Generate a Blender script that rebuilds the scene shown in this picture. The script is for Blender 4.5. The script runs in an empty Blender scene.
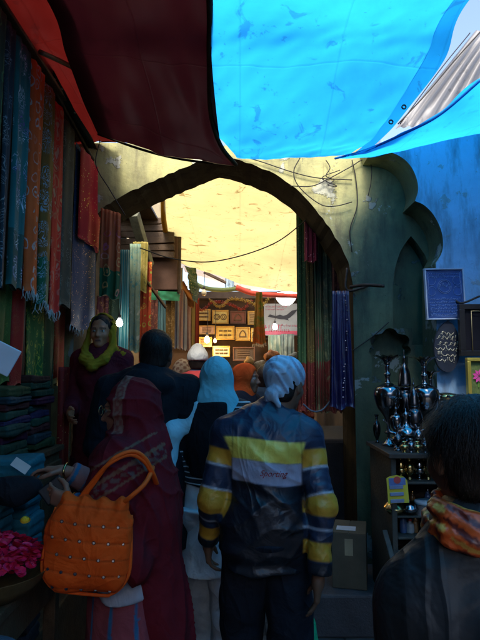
import bpy, bmesh, math, random
import numpy as np
from mathutils import Vector, Matrix
R=math.radians
random.seed(7); rng=np.random.default_rng(7)
sc=bpy.context.scene
col=sc.collection
# ---------------------------------------------------------------- camera
FPX=540.0; CZ=1.6; PITCH=math.atan(50/FPX)
cam_d=bpy.data.cameras.new('camera'); cam=bpy.data.objects.new('camera',cam_d); col.objects.link(cam)
cam_d.sensor_fit='VERTICAL'; cam_d.sensor_height=24.0; cam_d.lens=24.0*FPX/640.0
cam_d.clip_start=0.05; cam_d.clip_end=500
cam.location=(0,0,CZ); cam.rotation_euler=(math.pi/2+PITCH,0,0); sc.camera=cam
def P(px,py,Y):
    u=(px-240)/FPX; v=(320-py)/FPX
    dy=math.cos(PITCH)-v*math.sin(PITCH); dz=math.sin(PITCH)+v*math.cos(PITCH)
    k=Y/dy
    return Vector((u*k,Y,CZ+dz*k))
# ---------------------------------------------------------------- materials
def newmat(name):
    m=bpy.data.materials.new(name); m.use_nodes=True
    nt=m.node_tree; b=nt.nodes['Principled BSDF']
    return m,nt,b
def N(nt,t,**k):
    n=nt.nodes.new(t)
    for a,v in k.items():
        if a.startswith('i_'): n.inputs[a[2:].replace('_',' ')].default_value=v
        else: setattr(n,a,v)
    return n
def L(nt,a,b): nt.links.new(a,b)
def ramp(nt,fac,stops):
    r=nt.nodes.new('ShaderNodeValToRGB'); e=r.color_ramp.elements
    while len(e)>1: e.remove(e[-1])
    e[0].position=stops[0][0]; e[0].color=(*stops[0][1],1)
    for p,c in stops[1:]:
        x=e.new(p); x.color=(*c,1)
    if fac is not None: L(nt,fac,r.inputs['Fac'])
    return r
def mixc(nt,fac,a,b,mode='MIX'):
    n=nt.nodes.new('ShaderNodeMix'); n.data_type='RGBA'; n.blend_type=mode
    def s(i,v):
        if hasattr(v,'links') or hasattr(v,'is_linked'): L(nt,v,n.inputs[i])
        elif isinstance(v,(tuple,list)): n.inputs[i].default_value=(*v[:3],1)
        else: n.inputs[i].default_value=v
    s(0,fac); s(6,a); s(7,b)
    return n.outputs[2]
def bump(nt,b,h,strength=.3,dist=.01):
    n=N(nt,'ShaderNodeBump'); n.inputs['Strength'].default_value=strength; n.inputs['Distance'].default_value=dist
    L(nt,h,n.inputs['Height']); L(nt,n.outputs[0],b.inputs['Normal']); return n
def noise(nt,scale,detail=6,rough=.6,vec=None,dist=0):
    n=N(nt,'ShaderNodeTexNoise'); n.inputs['Scale'].default_value=scale; n.inputs['Detail'].default_value=detail
    n.inputs['Roughness'].default_value=rough; n.inputs['Distortion'].default_value=dist
    if vec is not None: L(nt,vec,n.inputs['Vector'])
    return n.outputs['Fac']
def objco(nt): return N(nt,'ShaderNodeTexCoord').outputs['Object']
def mp(nt,vec,scale=(1,1,1),loc=(0,0,0)):
    n=N(nt,'ShaderNodeMapping'); n.inputs['Scale'].default_value=scale; n.inputs['Location'].default_value=loc
    L(nt,vec,n.inputs['Vector']); return n.outputs[0]
_mc={}
def simple(name,c,rough=.7,metal=0,var=.25,sc_=9,bs=.15,bd=.004,spec=.3,bscale=60):
    k=(name,)
    if k in _mc: return _mc[k]
    m,nt,b=newmat(name); o=objco(nt)
    f=noise(nt,sc_,5,.6,o)
    r=ramp(nt,f,[(.25,tuple(x*(1-var) for x in c)),(.75,tuple(min(1,x*(1+var)) for x in c))])
    L(nt,r.outputs[0],b.inputs['Base Color'])
    b.inputs['Roughness'].default_value=rough; b.inputs['Metallic'].default_value=metal
    b.inputs['Specular IOR Level'].default_value=spec
    bump(nt,b,noise(nt,bscale,4,.6,o),bs,bd)
    _mc[k]=m; return m
def vcol_cloth(name,rough=.8,bs=.3,fold=14,spec=.2,weave=260,sheen=.0):
    if name in _mc: return _mc[name]
    m,nt,b=newmat(name); o=objco(nt)
    a=N(nt,'ShaderNodeVertexColor',layer_name='Col')
    f=noise(nt,5,5,.65,o)
    c=mixc(nt,1.0,a.outputs[0],ramp(nt,f,[(.3,(.78,.78,.78)),(.7,(1.12,1.12,1.12))]).outputs[0],'MULTIPLY')
    L(nt,c,b.inputs['Base Color']); b.inputs['Roughness'].default_value=rough
    b.inputs['Specular IOR Level'].default_value=spec
    b.inputs['Sheen Weight'].default_value=sheen
    h=noise(nt,fold*.8,3,.5,o,.8)
    rg=N(nt,'ShaderNodeMath',operation='ABSOLUTE'); r2=N(nt,'ShaderNodeMath',operation='SUBTRACT'); L(nt,noise(nt,fold*.42,2,.45,mp(nt,o,(1,1,.6),(5,3,1)),1.0),r2.inputs[0]); r2.inputs[1].default_value=.5; L(nt,r2.outputs[0],rg.inputs[0])
    rm=ramp(nt,rg.outputs[0],[(0,(1,1,1)),(.03,(.6,.6,.6)),(.09,(.15,.15,.15)),(.2,(0,0,0))]); rm.color_ramp.interpolation='B_SPLINE'; rm=rm.outputs[0]
    hs=N(nt,'ShaderNodeMath',operation='MULTIPLY_ADD'); L(nt,rm,hs.inputs[0]); hs.inputs[1].default_value=.34; L(nt,h,hs.inputs[2])
    w=noise(nt,weave,2,.5,o)
    s=N(nt,'ShaderNodeMath',operation='MULTIPLY_ADD'); L(nt,w,s.inputs[0]); s.inputs[1].default_value=.03; L(nt,hs.outputs[0],s.inputs[2])
    bump(nt,b,s.outputs[0],bs*1.3,.03)
    _mc[name]=m; return m
def skin_mat():
    if 'skin' in _mc: return _mc['skin']
    m,nt,b=newmat('skin'); o=objco(nt)
    a=N(nt,'ShaderNodeVertexColor',layer_name='Col')
    c=mixc(nt,1.0,a.outputs[0],ramp(nt,noise(nt,25,4,.6,o),[(.3,(.88,.85,.84)),(.7,(1.05,1.05,1.05))]).outputs[0],'MULTIPLY')
    L(nt,c,b.inputs['Base Color']); b.inputs['Roughness'].default_value=.5
    b.inputs['Subsurface Weight'].default_value=.08; b.inputs['Subsurface Scale'].default_value=.01
    b.inputs['Subsurface Radius'].default_value=(1,.4,.2)
    bump(nt,b,noise(nt,180,3,.6,o),.12,.003)
    _mc['skin']=m; return m
_tn=[0]
def textile(base,motif,accent,kind=0,rough=.75,scale=1.0,gold=0.0,border=None,spec=.3):
    """printed or embroidered cloth; UV is in metres"""
    _tn[0]+=1
    m,nt,b=newmat('textile_%d'%_tn[0]); uv=N(nt,'ShaderNodeTexCoord').outputs['UV']
    seed=_tn[0]*3.7
    v=mp(nt,uv,(scale,scale,1),(seed,seed*.7,0))
    dn=N(nt,'ShaderNodeTexNoise'); dn.inputs['Scale'].default_value=9*1; dn.inputs['Detail'].default_value=3; L(nt,v,dn.inputs['Vector'])
    dv=N(nt,'ShaderNodeVectorMath',operation='MULTIPLY_ADD'); L(nt,dn.outputs['Color'],dv.inputs[0]); dv.inputs[1].default_value=(.09,.09,0); L(nt,v,dv.inputs[2])
    v2=dv.outputs[0]
    if kind==0:   # paisley rings
        w=N(nt,'ShaderNodeTexVoronoi',feature='F1'); w.inputs['Scale'].default_value=8; w.inputs['Randomness'].default_value=.35; L(nt,v2,w.inputs['Vector'])
        s=N(nt,'ShaderNodeMath',operation='SINE'); mu=N(nt,'ShaderNodeMath',operation='MULTIPLY'); L(nt,w.outputs['Distance'],mu.inputs[0]); mu.inputs[1].default_value=26; L(nt,mu.outputs[0],s.inputs[0])
        mask=ramp(nt,s.outputs[0],[(.45,(0,0,0)),(.6,(1,1,1))]).outputs[0]
        m2=ramp(nt,noise(nt,42,2,.5,v),[(.46,(0,0,0)),(.5,(1,1,1))]).outputs[0]
        mask=mixc(nt,1.0,mask,ramp(nt,w.outputs['Distance'],[(.42,(1,1,1)),(.48,(0,0,0))]).outputs[0],'MULTIPLY')
    elif kind==1: # florals
        w=N(nt,'ShaderNodeTexVoronoi',feature='SMOOTH_F1'); w.inputs['Scale'].default_value=13; L(nt,v2,w.inputs['Vector'])
        mask=ramp(nt,w.outputs['Distance'],[(.18,(1,1,1)),(.26,(0,0,0)),(.34,(0,0,0)),(.4,(.6,.6,.6)),(.46,(0,0,0))]).outputs[0]
    elif kind==2: # scattered sequins
        w=N(nt,'ShaderNodeTexVoronoi',feature='F1'); w.inputs['Scale'].default_value=34; L(nt,v,w.inputs['Vector'])
        mask=ramp(nt,w.outputs['Distance'],[(.16,(1,1,1)),(.22,(0,0,0))]).outputs[0]
        m2=ramp(nt,noise(nt,6,2,.5,v),[(.45,(0,0,0)),(.55,(1,1,1))]).outputs[0]
        mask=mixc(nt,1.0,mask,m2,'MULTIPLY')
    elif kind==3: # stripes along the length
        w=N(nt,'ShaderNodeTexWave',bands_direction='X'); w.inputs['Scale'].default_value=7; w.inputs['Distortion'].default_value=.4; L(nt,v,w.inputs['Vector'])
        mask=ramp(nt,w.outputs['Fac'],[(.5,(0,0,0)),(.62,(1,1,1))]).outputs[0]
    else:         # scrollwork lines
        nz=noise(nt,9,2,.5,v,.9); mm=N(nt,'ShaderNodeMath',operation='MULTIPLY'); L(nt,nz,mm.inputs[0]); mm.inputs[1].default_value=75
        s=N(nt,'ShaderNodeMath',operation='SINE'); L(nt,mm.outputs[0],s.inputs[0])
        mask=ramp(nt,s.outputs[0],[(.62,(0,0,0)),(.8,(1,1,1))]).outputs[0]
        w=N(nt,'ShaderNodeTexVoronoi',feature='F1'); w.inputs['Scale'].default_value=4.5; w.inputs['Randomness'].default_value=.25; L(nt,v,w.inputs['Vector'])
        mask=mixc(nt,1.0,mask,ramp(nt,w.outputs['Distance'],[(.40,(1,1,1)),(.46,(.0,.0,.0))]).outputs[0],'MULTIPLY')
    if kind in (0,4):
        gt=ramp(nt,noise(nt,2.2,3,.55,v),[(.40,(.15,.15,.15)),(.47,(1,1,1))]).outputs[0]; mask=mixc(nt,1.0,mask,gt,'MULTIPLY')
    ac=ramp(nt,noise(nt,2.2,2,.5,v),[(.45,motif),(.58,accent)]).outputs[0]
    bs=ramp(nt,noise(nt,3,4,.6,v),[(.3,tuple(x*.7 for x in base)),(.7,base)]).outputs[0]
    if border:
        sep=N(nt,'ShaderNodeSeparateXYZ'); L(nt,uv,sep.inputs[0])
        br=ramp(nt,None,[(0,(1,1,1)),(border[0],(0,0,0))]); br.color_ramp.interpolation='CONSTANT'
        L(nt,sep.outputs[1],br.inputs[0])
        bs=mixc(nt,br.outputs[0],bs,border[1])
    c=mixc(nt,mask,bs,ac)
    L(nt,c,b.inputs['Base Color'])
    b.inputs['Roughness'].default_value=rough; b.inputs['Specular IOR Level'].default_value=spec
    if gold>0:
        g=N(nt,'ShaderNodeMath',operation='MULTIPLY'); L(nt,mask,g.inputs[0]); g.inputs[1].default_value=gold; L(nt,g.outputs[0],b.inputs['Metallic'])
        rr=ramp(nt,mask,[(0,(rough,)*3),(1,(.3,)*3)]); L(nt,rr.outputs[0],b.inputs['Roughness'])
    mh=mixc(nt,.5,noise(nt,22,4,.6,v),mask)
    bump(nt,b,mh,.35,.006)
    return m
def tarp_mat(name,c,spots=(.02,.02,.02),trans=.75,dens=.5,dirt=.5):
    m,nt,b=newmat(name); nt.nodes.remove(b)
    out=nt.nodes['Material Output']; o=objco(nt)
    st=mp(nt,o,(1,1,.3))
    f=noise(nt,1.6,7,.68,o,.5)
    base=ramp(nt,f,[(.3,tuple(x*.78 for x in c)),(.62,c)]).outputs[0]
    sp=ramp(nt,noise(nt,6.5,8,.6,o,.8),[(.35,(1,1,1)),(.39,(0,0,0))]).outputs[0]
    sp2=ramp(nt,noise(nt,19,6,.7,o,.3),[(.33,(1,1,1)),(.36,(0,0,0))]).outputs[0]
    base=mixc(nt,mixc(nt,1.0,sp,(dirt,)*3,'MULTIPLY'),base,spots)
    base=mixc(nt,mixc(nt,1.0,sp2,(dirt,)*3,'MULTIPLY'),base,spots)
    wv=N(nt,'ShaderNodeTexWave',bands_direction='X'); wv.inputs['Scale'].default_value=.55; wv.inputs['Distortion'].default_value=2.5; wv.inputs['Detail'].default_value=3; L(nt,o,wv.inputs['Vector'])
    cr=ramp(nt,wv.outputs['Fac'],[(.0,(.8,.8,.8)),(.03,(1,1,1))]).outputs[0]
    base=mixc(nt,.35,base,cr,'MULTIPLY') if False else base
    d=N(nt,'ShaderNodeBsdfDiffuse'); t=N(nt,'ShaderNodeBsdfTranslucent'); g=N(nt,'ShaderNodeBsdfGlossy'); g.inputs['Roughness'].default_value=.45
    L(nt,base,d.inputs[0]); L(nt,base,t.inputs[0])
    bn=N(nt,'ShaderNodeBump'); bn.inputs['Strength'].default_value=.35; bn.inputs['Distance'].default_value=.02
    sx=N(nt,'ShaderNodeSeparateXYZ'); L(nt,o,sx.inputs[0]); lines=None
    for ax,fr_ in ((0,1.9),(1,1.45)):
        m1=N(nt,'ShaderNodeMath',operation='MULTIPLY'); L(nt,sx.outputs[ax],m1.inputs[0]); m1.inputs[1].default_value=fr_
        m2_=N(nt,'ShaderNodeMath',operation='FRACT'); L(nt,m1.outputs[0],m2_.inputs[0])
        lr=ramp(nt,m2_.outputs[0],[(0,(1,1,1)),(.012,(0,0,0)),(.985,(0,0,0)),(1,(.6,.6,.6))]).outputs[0]
        lines=lr if lines is None else mixc(nt,1.0,lines,lr,'ADD')
    base=mixc(nt,mixc(nt,1.0,lines,(.16,.16,.16),'MULTIPLY'),base,(0,0,0))
    L(nt,base,d.inputs[0]); L(nt,base,t.inputs[0])
    hh=mixc(nt,.25,noise(nt,3.2,4,.45,mp(nt,o,(1,.55,1)),.25),lines)
    L(nt,hh,bn.inputs['Height'])
    for x in (d,t,g): L(nt,bn.outputs[0],x.inputs['Normal'])
    mx=N(nt,'ShaderNodeMixShader'); mx.inputs[0].default_value=trans; L(nt,d.outputs[0],mx.inputs[1]); L(nt,t.outputs[0],mx.inputs[2])
    m2=N(nt,'ShaderNodeMixShader'); m2.inputs[0].default_value=.04; L(nt,mx.outputs[0],m2.inputs[1]); L(nt,g.outputs[0],m2.inputs[2])
    L(nt,m2.outputs[0],out.inputs[0]); return m
def emit(name,c,s):
    m,nt,b=newmat(name); b.inputs['Emission Color'].default_value=(*c,1); b.inputs['Emission Strength'].default_value=s
    b.inputs['Base Color'].default_value=(*c,1); return m
# ---------------------------------------------------------------- objects
def tag(o,label,cat,group=None,kind=None):
    if label: o['label']=label
    if cat: o['category']=cat
    if group: o['group']=group
    if kind: o['kind']=kind
    return o
def thing(name,label,cat,loc=(0,0,0),rz=0,group=None):
    o=bpy.data.objects.new(name,None); col.objects.link(o); o.empty_display_size=.1
    o.location=loc; o.rotation_euler=(0,0,rz)
    return tag(o,label,cat,group)
def mesh_obj(name,verts,faces,mat=None,parent=None,smooth=True,loc=None,uv=None,vc=None):
    me=bpy.data.meshes.new(name); me.from_pydata([tuple(map(float,v)) for v in verts] if not isinstance(verts,np.ndarray) else verts.tolist(),[],faces if isinstance(faces,list) else faces.tolist())
    if uv is not None:
        ul=me.uv_layers.new(name='UVMap'); li=np.empty(len(me.loops),np.int32); me.loops.foreach_get('vertex_index',li)
        ul.data.foreach_set('uv',np.asarray(uv,np.float32)[li].ravel())
    if vc is not None:
        ca=me.color_attributes.new('Col','FLOAT_COLOR','POINT')
        a=np.ones((len(me.vertices),4),np.float32); a[:,:3]=vc; ca.data.foreach_set('color',a.ravel())
    if smooth: me.polygons.foreach_set('use_smooth',[True]*len(me.polygons))
    me.update()
    o=bpy.data.objects.new(name,me); col.objects.link(o)
    if mat:
        for x in (mat if isinstance(mat,list) else [mat]): me.materials.append(x)
    if loc is not None: o.location=loc
    if parent: o.parent=parent
    return o
def bmo(name,bm,mat=None,parent=None,smooth=False,loc=None):
    me=bpy.data.meshes.new(name); bm.normal_update(); bm.to_mesh(me); bm.free()
    if smooth: me.polygons.foreach_set('use_smooth',[True]*len(me.polygons))
    o=bpy.data.objects.new(name,me); col.objects.link(o)
    if mat:
        for x in (mat if isinstance(mat,list) else [mat]): me.materials.append(x)
    if loc is not None: o.location=loc
    if parent: o.parent=parent
    return o
def box(bm,c,s,rot=None,bev=.004):
    r=bmesh.ops.create_cube(bm,size=1); vs=r['verts']
    M=Matrix.Translation(c)@(rot.to_4x4() if rot else Matrix())@Matrix.Diagonal((*s,1))
    bmesh.ops.transform(bm,matrix=M,verts=vs)
    if bev: 
        es={e for v in vs for e in v.link_edges}
        bmesh.ops.bevel(bm,geom=list(es),offset=bev,segments=2,affect='EDGES',profile=.5)
def boxo(name,c,s,mat,parent=None,rot=None,bev=.004):
    bm=bmesh.new(); box(bm,c,s,rot,bev); return bmo(name,bm,mat,parent)
def spline(pts,n):
    """Catmull-Rom through pts, n samples"""
    p=np.array([tuple(x) for x in pts],float)
    if len(p)==2: 
        t=np.linspace(0,1,n)[:,None]; return p[0]*(1-t)+p[1]*t
    q=np.vstack([2*p[0]-p[1],p,2*p[-1]-p[-2]])
    m=len(p)-1; out=[]
    for t in np.linspace(0,m,n):
        i=min(int(t),m-1); f=t-i
        a,b,c,d=q[i:i+4]
        out.append(.5*((2*b)+(c-a)*f+(2*a-5*b+4*c-d)*f*f+(3*b-a-3*c+d)*f**3))
    return np.array(out)
def tube_data(pts,r,n=None,seg=8):
    n=n or max(2,len(pts)*6); c=spline(pts,n)
    rr=np.interp(np.linspace(0,1,n),np.linspace(0,1,len(r)),r) if hasattr(r,'__len__') else np.full(n,r)
    t=np.gradient(c,axis=0); t/=np.linalg.norm(t,axis=1)[:,None]+1e-9
    V=[];F=[]
    up=np.array([0,0,1.]) if abs(t[0][2])<.9 else np.array([1.,0,0])
    for i in range(n):
        s=np.cross(t[i],up); s/=np.linalg.norm(s)+1e-9; u=np.cross(s,t[i]); up=u
        for k in range(seg):
            a=2*math.pi*k/seg; V.append(c[i]+rr[i]*(math.cos(a)*s+math.sin(a)*u))
    for i in range(n-1):
        for k in range(seg):
            F.append([i*seg+k,i*seg+(k+1)%seg,(i+1)*seg+(k+1)%seg,(i+1)*seg+k])
    F.append(list(range(seg))[::-1]); F.append([(n-1)*seg+k for k in range(seg)])
    return V,F
def tube(name,pts,r,mat,parent=None,n=None,seg=8):
    V,F=tube_data(pts,r,n,seg); return mesh_obj(name,V,F,mat,parent)
def multi(name,datas,mat,parent=None,smooth=True):
    V=[];F=[]
    for v,f in datas:
        o=len(V); V+=list(v); F+=[[i+o for i in x] for x in f]
    return mesh_obj(name,V,F,mat,parent,smooth)
def lathe_data(prof,seg=28,flute=None,c=(0,0,0)):
    V=[];F=[]
    for j,(r,z) in enumerate(prof):
        for k in range(seg):
            a=2*math.pi*k/seg; rr=r; zz=z
            if flute and flute[0]<=j: 
                w=(j-flute[0]+1)/(len(prof)-flute[0]); rr=r*(1+.07*w*math.cos(a*flute[1])); zz=z+.004*w*math.cos(a*flute[1])
            V.append((c[0]+rr*math.cos(a),c[1]+rr*math.sin(a),c[2]+zz))
    m=len(prof)
    for j in range(m-1):
        for k in range(seg):
            F.append([j*seg+k,j*seg+(k+1)%seg,(j+1)*seg+(k+1)%seg,(j+1)*seg+k])
    F.append(list(range(seg))[::-1]); F.append([(m-1)*seg+k for k in range(seg)])
    return V,F
def smoothprof(pr,n=36):
    s=spline([(a,0,b) for a,b in pr],n); return [(max(.001,x[0]),x[2]) for x in s]
def sheet(name,ctrl,mat,parent=None,nu=40,nv=40,amp=.02,fr=3,seed=0,edge=0):
    """sheet through a grid of control points ctrl[row][col]"""
    rows=[spline(r,nu) for r in ctrl]
    cols=[spline([r[i] for r in rows],nv) for i in range(nu)]
    g=np.array(cols)  # nu,nv,3
    u,v=np.meshgrid(np.linspace(0,1,nu),np.linspace(0,1,nv),indexing='ij')
    rs=np.random.default_rng(seed)
    d=np.zeros_like(u)
    for k in range(9):
        a,b=rs.normal(0,fr,2); d+=np.sin(6.28*(a*u+b*v)+rs.uniform(0,6.28))*rs.uniform(.3,1)/(1+.25*(abs(a)+abs(b)))
    du=np.gradient(g,axis=0); dv=np.gradient(g,axis=1); nrm=np.cross(du,dv); nrm/=np.linalg.norm(nrm,axis=2)[...,None]+1e-9
    g=g+nrm*(d*amp)[...,None]
    if edge:
        e=(np.sin(u*37+seed)+np.sin(u*83))*edge*(v<.02)
        g[...,2]+=e
    V=g.reshape(-1,3); F=[]
    for i in range(nu-1):
        for j in range(nv-1):
            F.append([i*nv+j,(i+1)*nv+j,(i+1)*nv+j+1,i*nv+j+1])
    uv=np.stack([u*np.linalg.norm(g[0,0]-g[-1,0]),v*np.linalg.norm(g[0,0]-g[0,-1])],-1).reshape(-1,2)
    return mesh_obj(name,V,F,mat,parent,uv=uv)
def drape(name,a,b,length,mat,label=None,cat=None,parent=None,folds=3,amp=.02,fringe=None,seed=0,group=None,taper=1.0,drop=0,thick=.012,bulge=0):
    """cloth hung from a to b (world points), closed folded bundle with real thickness"""
    a=np.array(a,float); b=np.array(b,float); w=np.linalg.norm(b-a); rs=np.random.default_rng(seed)
    nu=max(10,int(folds*8)); nv=26
    ax=(b-a)/w; nm=np.cross(ax,[0,0,1.]); nm/=np.linalg.norm(nm)
    ph=rs.uniform(0,6.28,4)
    def surf(s,off):
        out=[]
        for i in range(nu+1):
            u=i/nu
            for j in range(nv+1):
                v=j/nv
                uu=.5+(u-.5)*(1+(taper-1)*v)
                f=amp*(.35+.9*v)*math.sin(6.283*folds*u+ph[0]+.8*math.sin(3*v+ph[1]))+amp*.4*math.sin(6.283*folds*2.3*u+ph[2]+v*2)
                e=math.sin(math.pi*min(1,max(0,u)))**.25
                sag=drop*math.sin(math.pi*u)
                edge=.012*math.sin(u*9+ph[3])*v
                p=a+ax*w*uu+nm*(f+off*e+bulge*math.sin(v*3.1))+np.array([0,0,-(length+edge)*v-sag*(1-v)])
                out.append(p)
        return out
    V=surf(0,thick)+surf(0,-thick); m=(nu+1)*(nv+1); F=[]
    for i in range(nu):
        for j in range(nv):
            q=[i*(nv+1)+j,(i+1)*(nv+1)+j,(i+1)*(nv+1)+j+1,i*(nv+1)+j+1]
            F.append(q); F.append([x+m for x in q[::-1]])
    for i in range(nu):
        for j in (0,nv):
            F.append([i*(nv+1)+j,i*(nv+1)+j+m,(i+1)*(nv+1)+j+m,(i+1)*(nv+1)+j])
    for j in range(nv):
        for i in (0,nu):
            F.append([i*(nv+1)+j,i*(nv+1)+j+1,i*(nv+1)+j+1+m,i*(nv+1)+j+m])
    uv=[(i/nu*w*(1.3),(1-j/nv)*length) for i in range(nu+1) for j in range(nv+1)]*2
    c=(a+b)/2
    V=np.array(V)-c
    if parent is None and label:
        root=mesh_obj(name,V,F,mat,None,uv=uv,loc=c); tag(root,label,cat,group)
    else:
        root=mesh_obj(name,V,F,mat,parent,uv=uv,loc=c)
    if fringe:
        D=[]
        for i in range(nu+1):
            for q in range(2):
                p=V[i*(nv+1)+nv]+np.array([0,0,.004])+ax*rs.uniform(-.006,.006)
                D.append(tube_data([p,p+np.array([rs.uniform(-.008,.008),rs.uniform(-.008,.008),-fringe*.5]),p+np.array([rs.uniform(-.014,.014),rs.uniform(-.01,.01),-fringe*rs.uniform(.8,1.1)])],.0022,4,4))
        multi('fringe',D,simple('fringe_thread',(.55,.5,.45)),root)
    return root
# ---------------------------------------------------------------- implicit surfaces
def cap(p,a,b,ra,rb,flat=None):
    a=np.asarray(a,float); b=np.asarray(b,float)
    q=p-a; d=b-a
    if flat is not None:
        fx=np.asarray(flat,float); q=q/fx; d=d/fx
    t=np.clip(q@d/(d@d+1e-12),0,1)
    w=q-t[:,None]*d
    return (np.sqrt((w*w).sum(1))-(ra+(rb-ra)*t))*(min(flat) if flat is not None else 1)
def ell(p,c,r,M=None):
    q=p-np.asarray(c,float)
    if M is not None: q=q@M
    r=np.asarray(r,float); a=q/r; k0=np.sqrt((a*a).sum(1)); b=a/r; k1=np.sqrt((b*b).sum(1))+1e-9
    return k0*(k0-1)/k1
def smin(a,b,k=.03):
    h=np.clip(.5+.5*(b-a)/k,0,1); return b*(1-h)+a*h-k*h*(1-h)
def smax(a,b,k=.02): return -smin(-a,-b,k)
def sunion(ds,k=.03):
    r=ds[0]
    for d in ds[1:]: r=smin(r,d,k)
    return r
def surfnet(f,lo,hi,h):
    lo=np.asarray(lo,float); hi=np.asarray(hi,float)
    S=4; nc=np.ceil((hi-lo)/(h*S)).astype(int)+1
    cc=[lo[i]+(np.arange(nc[i])+.5)*h*S-h*.5 for i in range(3)]
    X=np.stack(np.meshgrid(*cc,indexing='ij'),-1).reshape(-1,3)
    fc=f(X).reshape(nc)
    near=np.abs(fc)<h*S*2.6
    G=np.repeat(np.repeat(np.repeat(fc,S,0),S,1),S,2)
    idx=np.argwhere(near)
    o=np.stack(np.meshgrid(range(S),range(S),range(S),indexing='ij'),-1).reshape(-1,3)
    fi=(idx[:,None,:]*S+o[None]).reshape(-1,3)
    val=np.empty(len(fi))
    for s in range(0,len(fi),400000):
        val[s:s+400000]=f(lo+fi[s:s+400000]*h)
    G[fi[:,0],fi[:,1],fi[:,2]]=val
    n=G.shape; neg=G<0
    C=[neg[a:n[0]-1+a,b:n[1]-1+b,c:n[2]-1+c] for a in (0,1) for b in (0,1) for c in (0,1)]
    cnt=sum(x.astype(np.int8) for x in C)
    cell=(cnt>0)&(cnt<8); ci=np.argwhere(cell); vid=-np.ones(cell.shape,int); vid[cell]=np.arange(len(ci))
    acc=np.zeros((len(ci),3)); num=np.zeros(len(ci))
    cs=[(0,0,0),(0,0,1),(0,1,0),(0,1,1),(1,0,0),(1,0,1),(1,1,0),(1,1,1)]
    for i in range(8):
        for j in range(i+1,8):
            da=np.array(cs[i]); db=np.array(cs[j])
            if np.abs(da-db).sum()!=1: continue
            va=G[tuple((ci+da).T)]; vb=G[tuple((ci+db).T)]
            m=(va<0)!=(vb<0); t=np.where(m,va/np.where(m,va-vb,1),0)
            acc+=np.where(m[:,None],da+(db-da)*t[:,None],0); num+=m
    V=lo+(ci+acc/num[:,None])*h
    F=[]
    for ax in range(3):
        u,v=[(1,2),(2,0),(0,1)][ax]
        sl0=[slice(1,n[k]-1) for k in range(3)]; sl0[ax]=slice(0,n[ax]-1)
        sl1=list(sl0); sl1[ax]=slice(1,n[ax])
        a=neg[tuple(sl0)]; b=neg[tuple(sl1)]; e=np.argwhere(a!=b)
        off=np.ones(3,int); off[ax]=0; e0=e+off; fl=a[tuple(e.T)]
        def at(du,dv):
            x=e0.copy(); x[:,u]-=du; x[:,v]-=dv; return vid[tuple(x.T)]
        q=np.stack([at(1,1),at(0,1),at(0,0),at(1,0)],1)
        q=q[(q>=0).all(1)] if (q<0).any() else q
        if len(q)==len(fl): q=np.where(fl[:,None],q,q[:,::-1])
        F.append(q)
    return V,np.vstack(F)
def rotz(a): c,s=math.cos(a),math.sin(a); return np.array([[c,-s,0],[s,c,0],[0,0,1.]])
def rotx(a): c,s=math.cos(a),math.sin(a); return np.array([[1,0,0],[0,c,-s],[0,s,c.real]])
def wr(p,seed,sc_=10,amp=.006,aniso=(1,1,1)):
    rs=np.random.default_rng(seed); r=np.zeros(len(p)); q=p*np.asarray(aniso)
    for k in range(6):
        w=rs.normal(0,1,3); w/=np.linalg.norm(w); fr=sc_*rs.uniform(.6,2.4)
        r+=np.sin(q@w*fr+1.3*np.sin(q@np.roll(w,1)*fr*.6+k)+rs.uniform(0,6))/(1+.4*k)
    return r*amp*.5
def head_sdf(p,c,yaw,pitch,s=1,fem=0,skull=False):
    M=rotz(yaw)@rotx(pitch)
    q=(p-np.asarray(c))@M/s
    d=ell(q,(0,-.012,.028),(.074,.094,.088))
    if skull: return d*s,q
    d=smin(d,ell(q,(0,.022,-.035),(.057,.068,.083)),.03)
    d=smin(d,ell(q,(0,.064,-.098),(.024,.022,.018)),.03)
    for x in (-1,1):
        d=smin(d,ell(q,(.034*x,.058,-.03),(.025,.025,.025)),.02)
        d=smin(d,ell(q,(.075*x,-.004,-.012),(.009,.02,.031)),.008)
    d=smin(d,cap(q,(-.03,.08,.02),(.03,.08,.02),.011,.011),.016)
    for x in (-1,1): d=smax(d,-(np.linalg.norm(q-np.array([.031*x,.1,.0]),axis=1)-.0165),.012)
    for x in (-1,1): d=smin(d,np.linalg.norm(q-np.array([.031*x,.0745,.0]),axis=1)-.0125,.003)
    d=smin(d,cap(q,(0,.084,.008),(0,.108,-.034),.007,.0115),.012)
    d=smin(d,cap(q,(-.011,.093,-.036),(.011,.093,-.036),.009,.009),.008)
    d=smin(d,cap(q,(-.018,.081,-.062),(.018,.081,-.062),.0075,.0075),.008)
    d=smin(d,cap(q,(-.015,.080,-.072),(.015,.080,-.072),.008,.008),.007)
    return d*s,q
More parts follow.
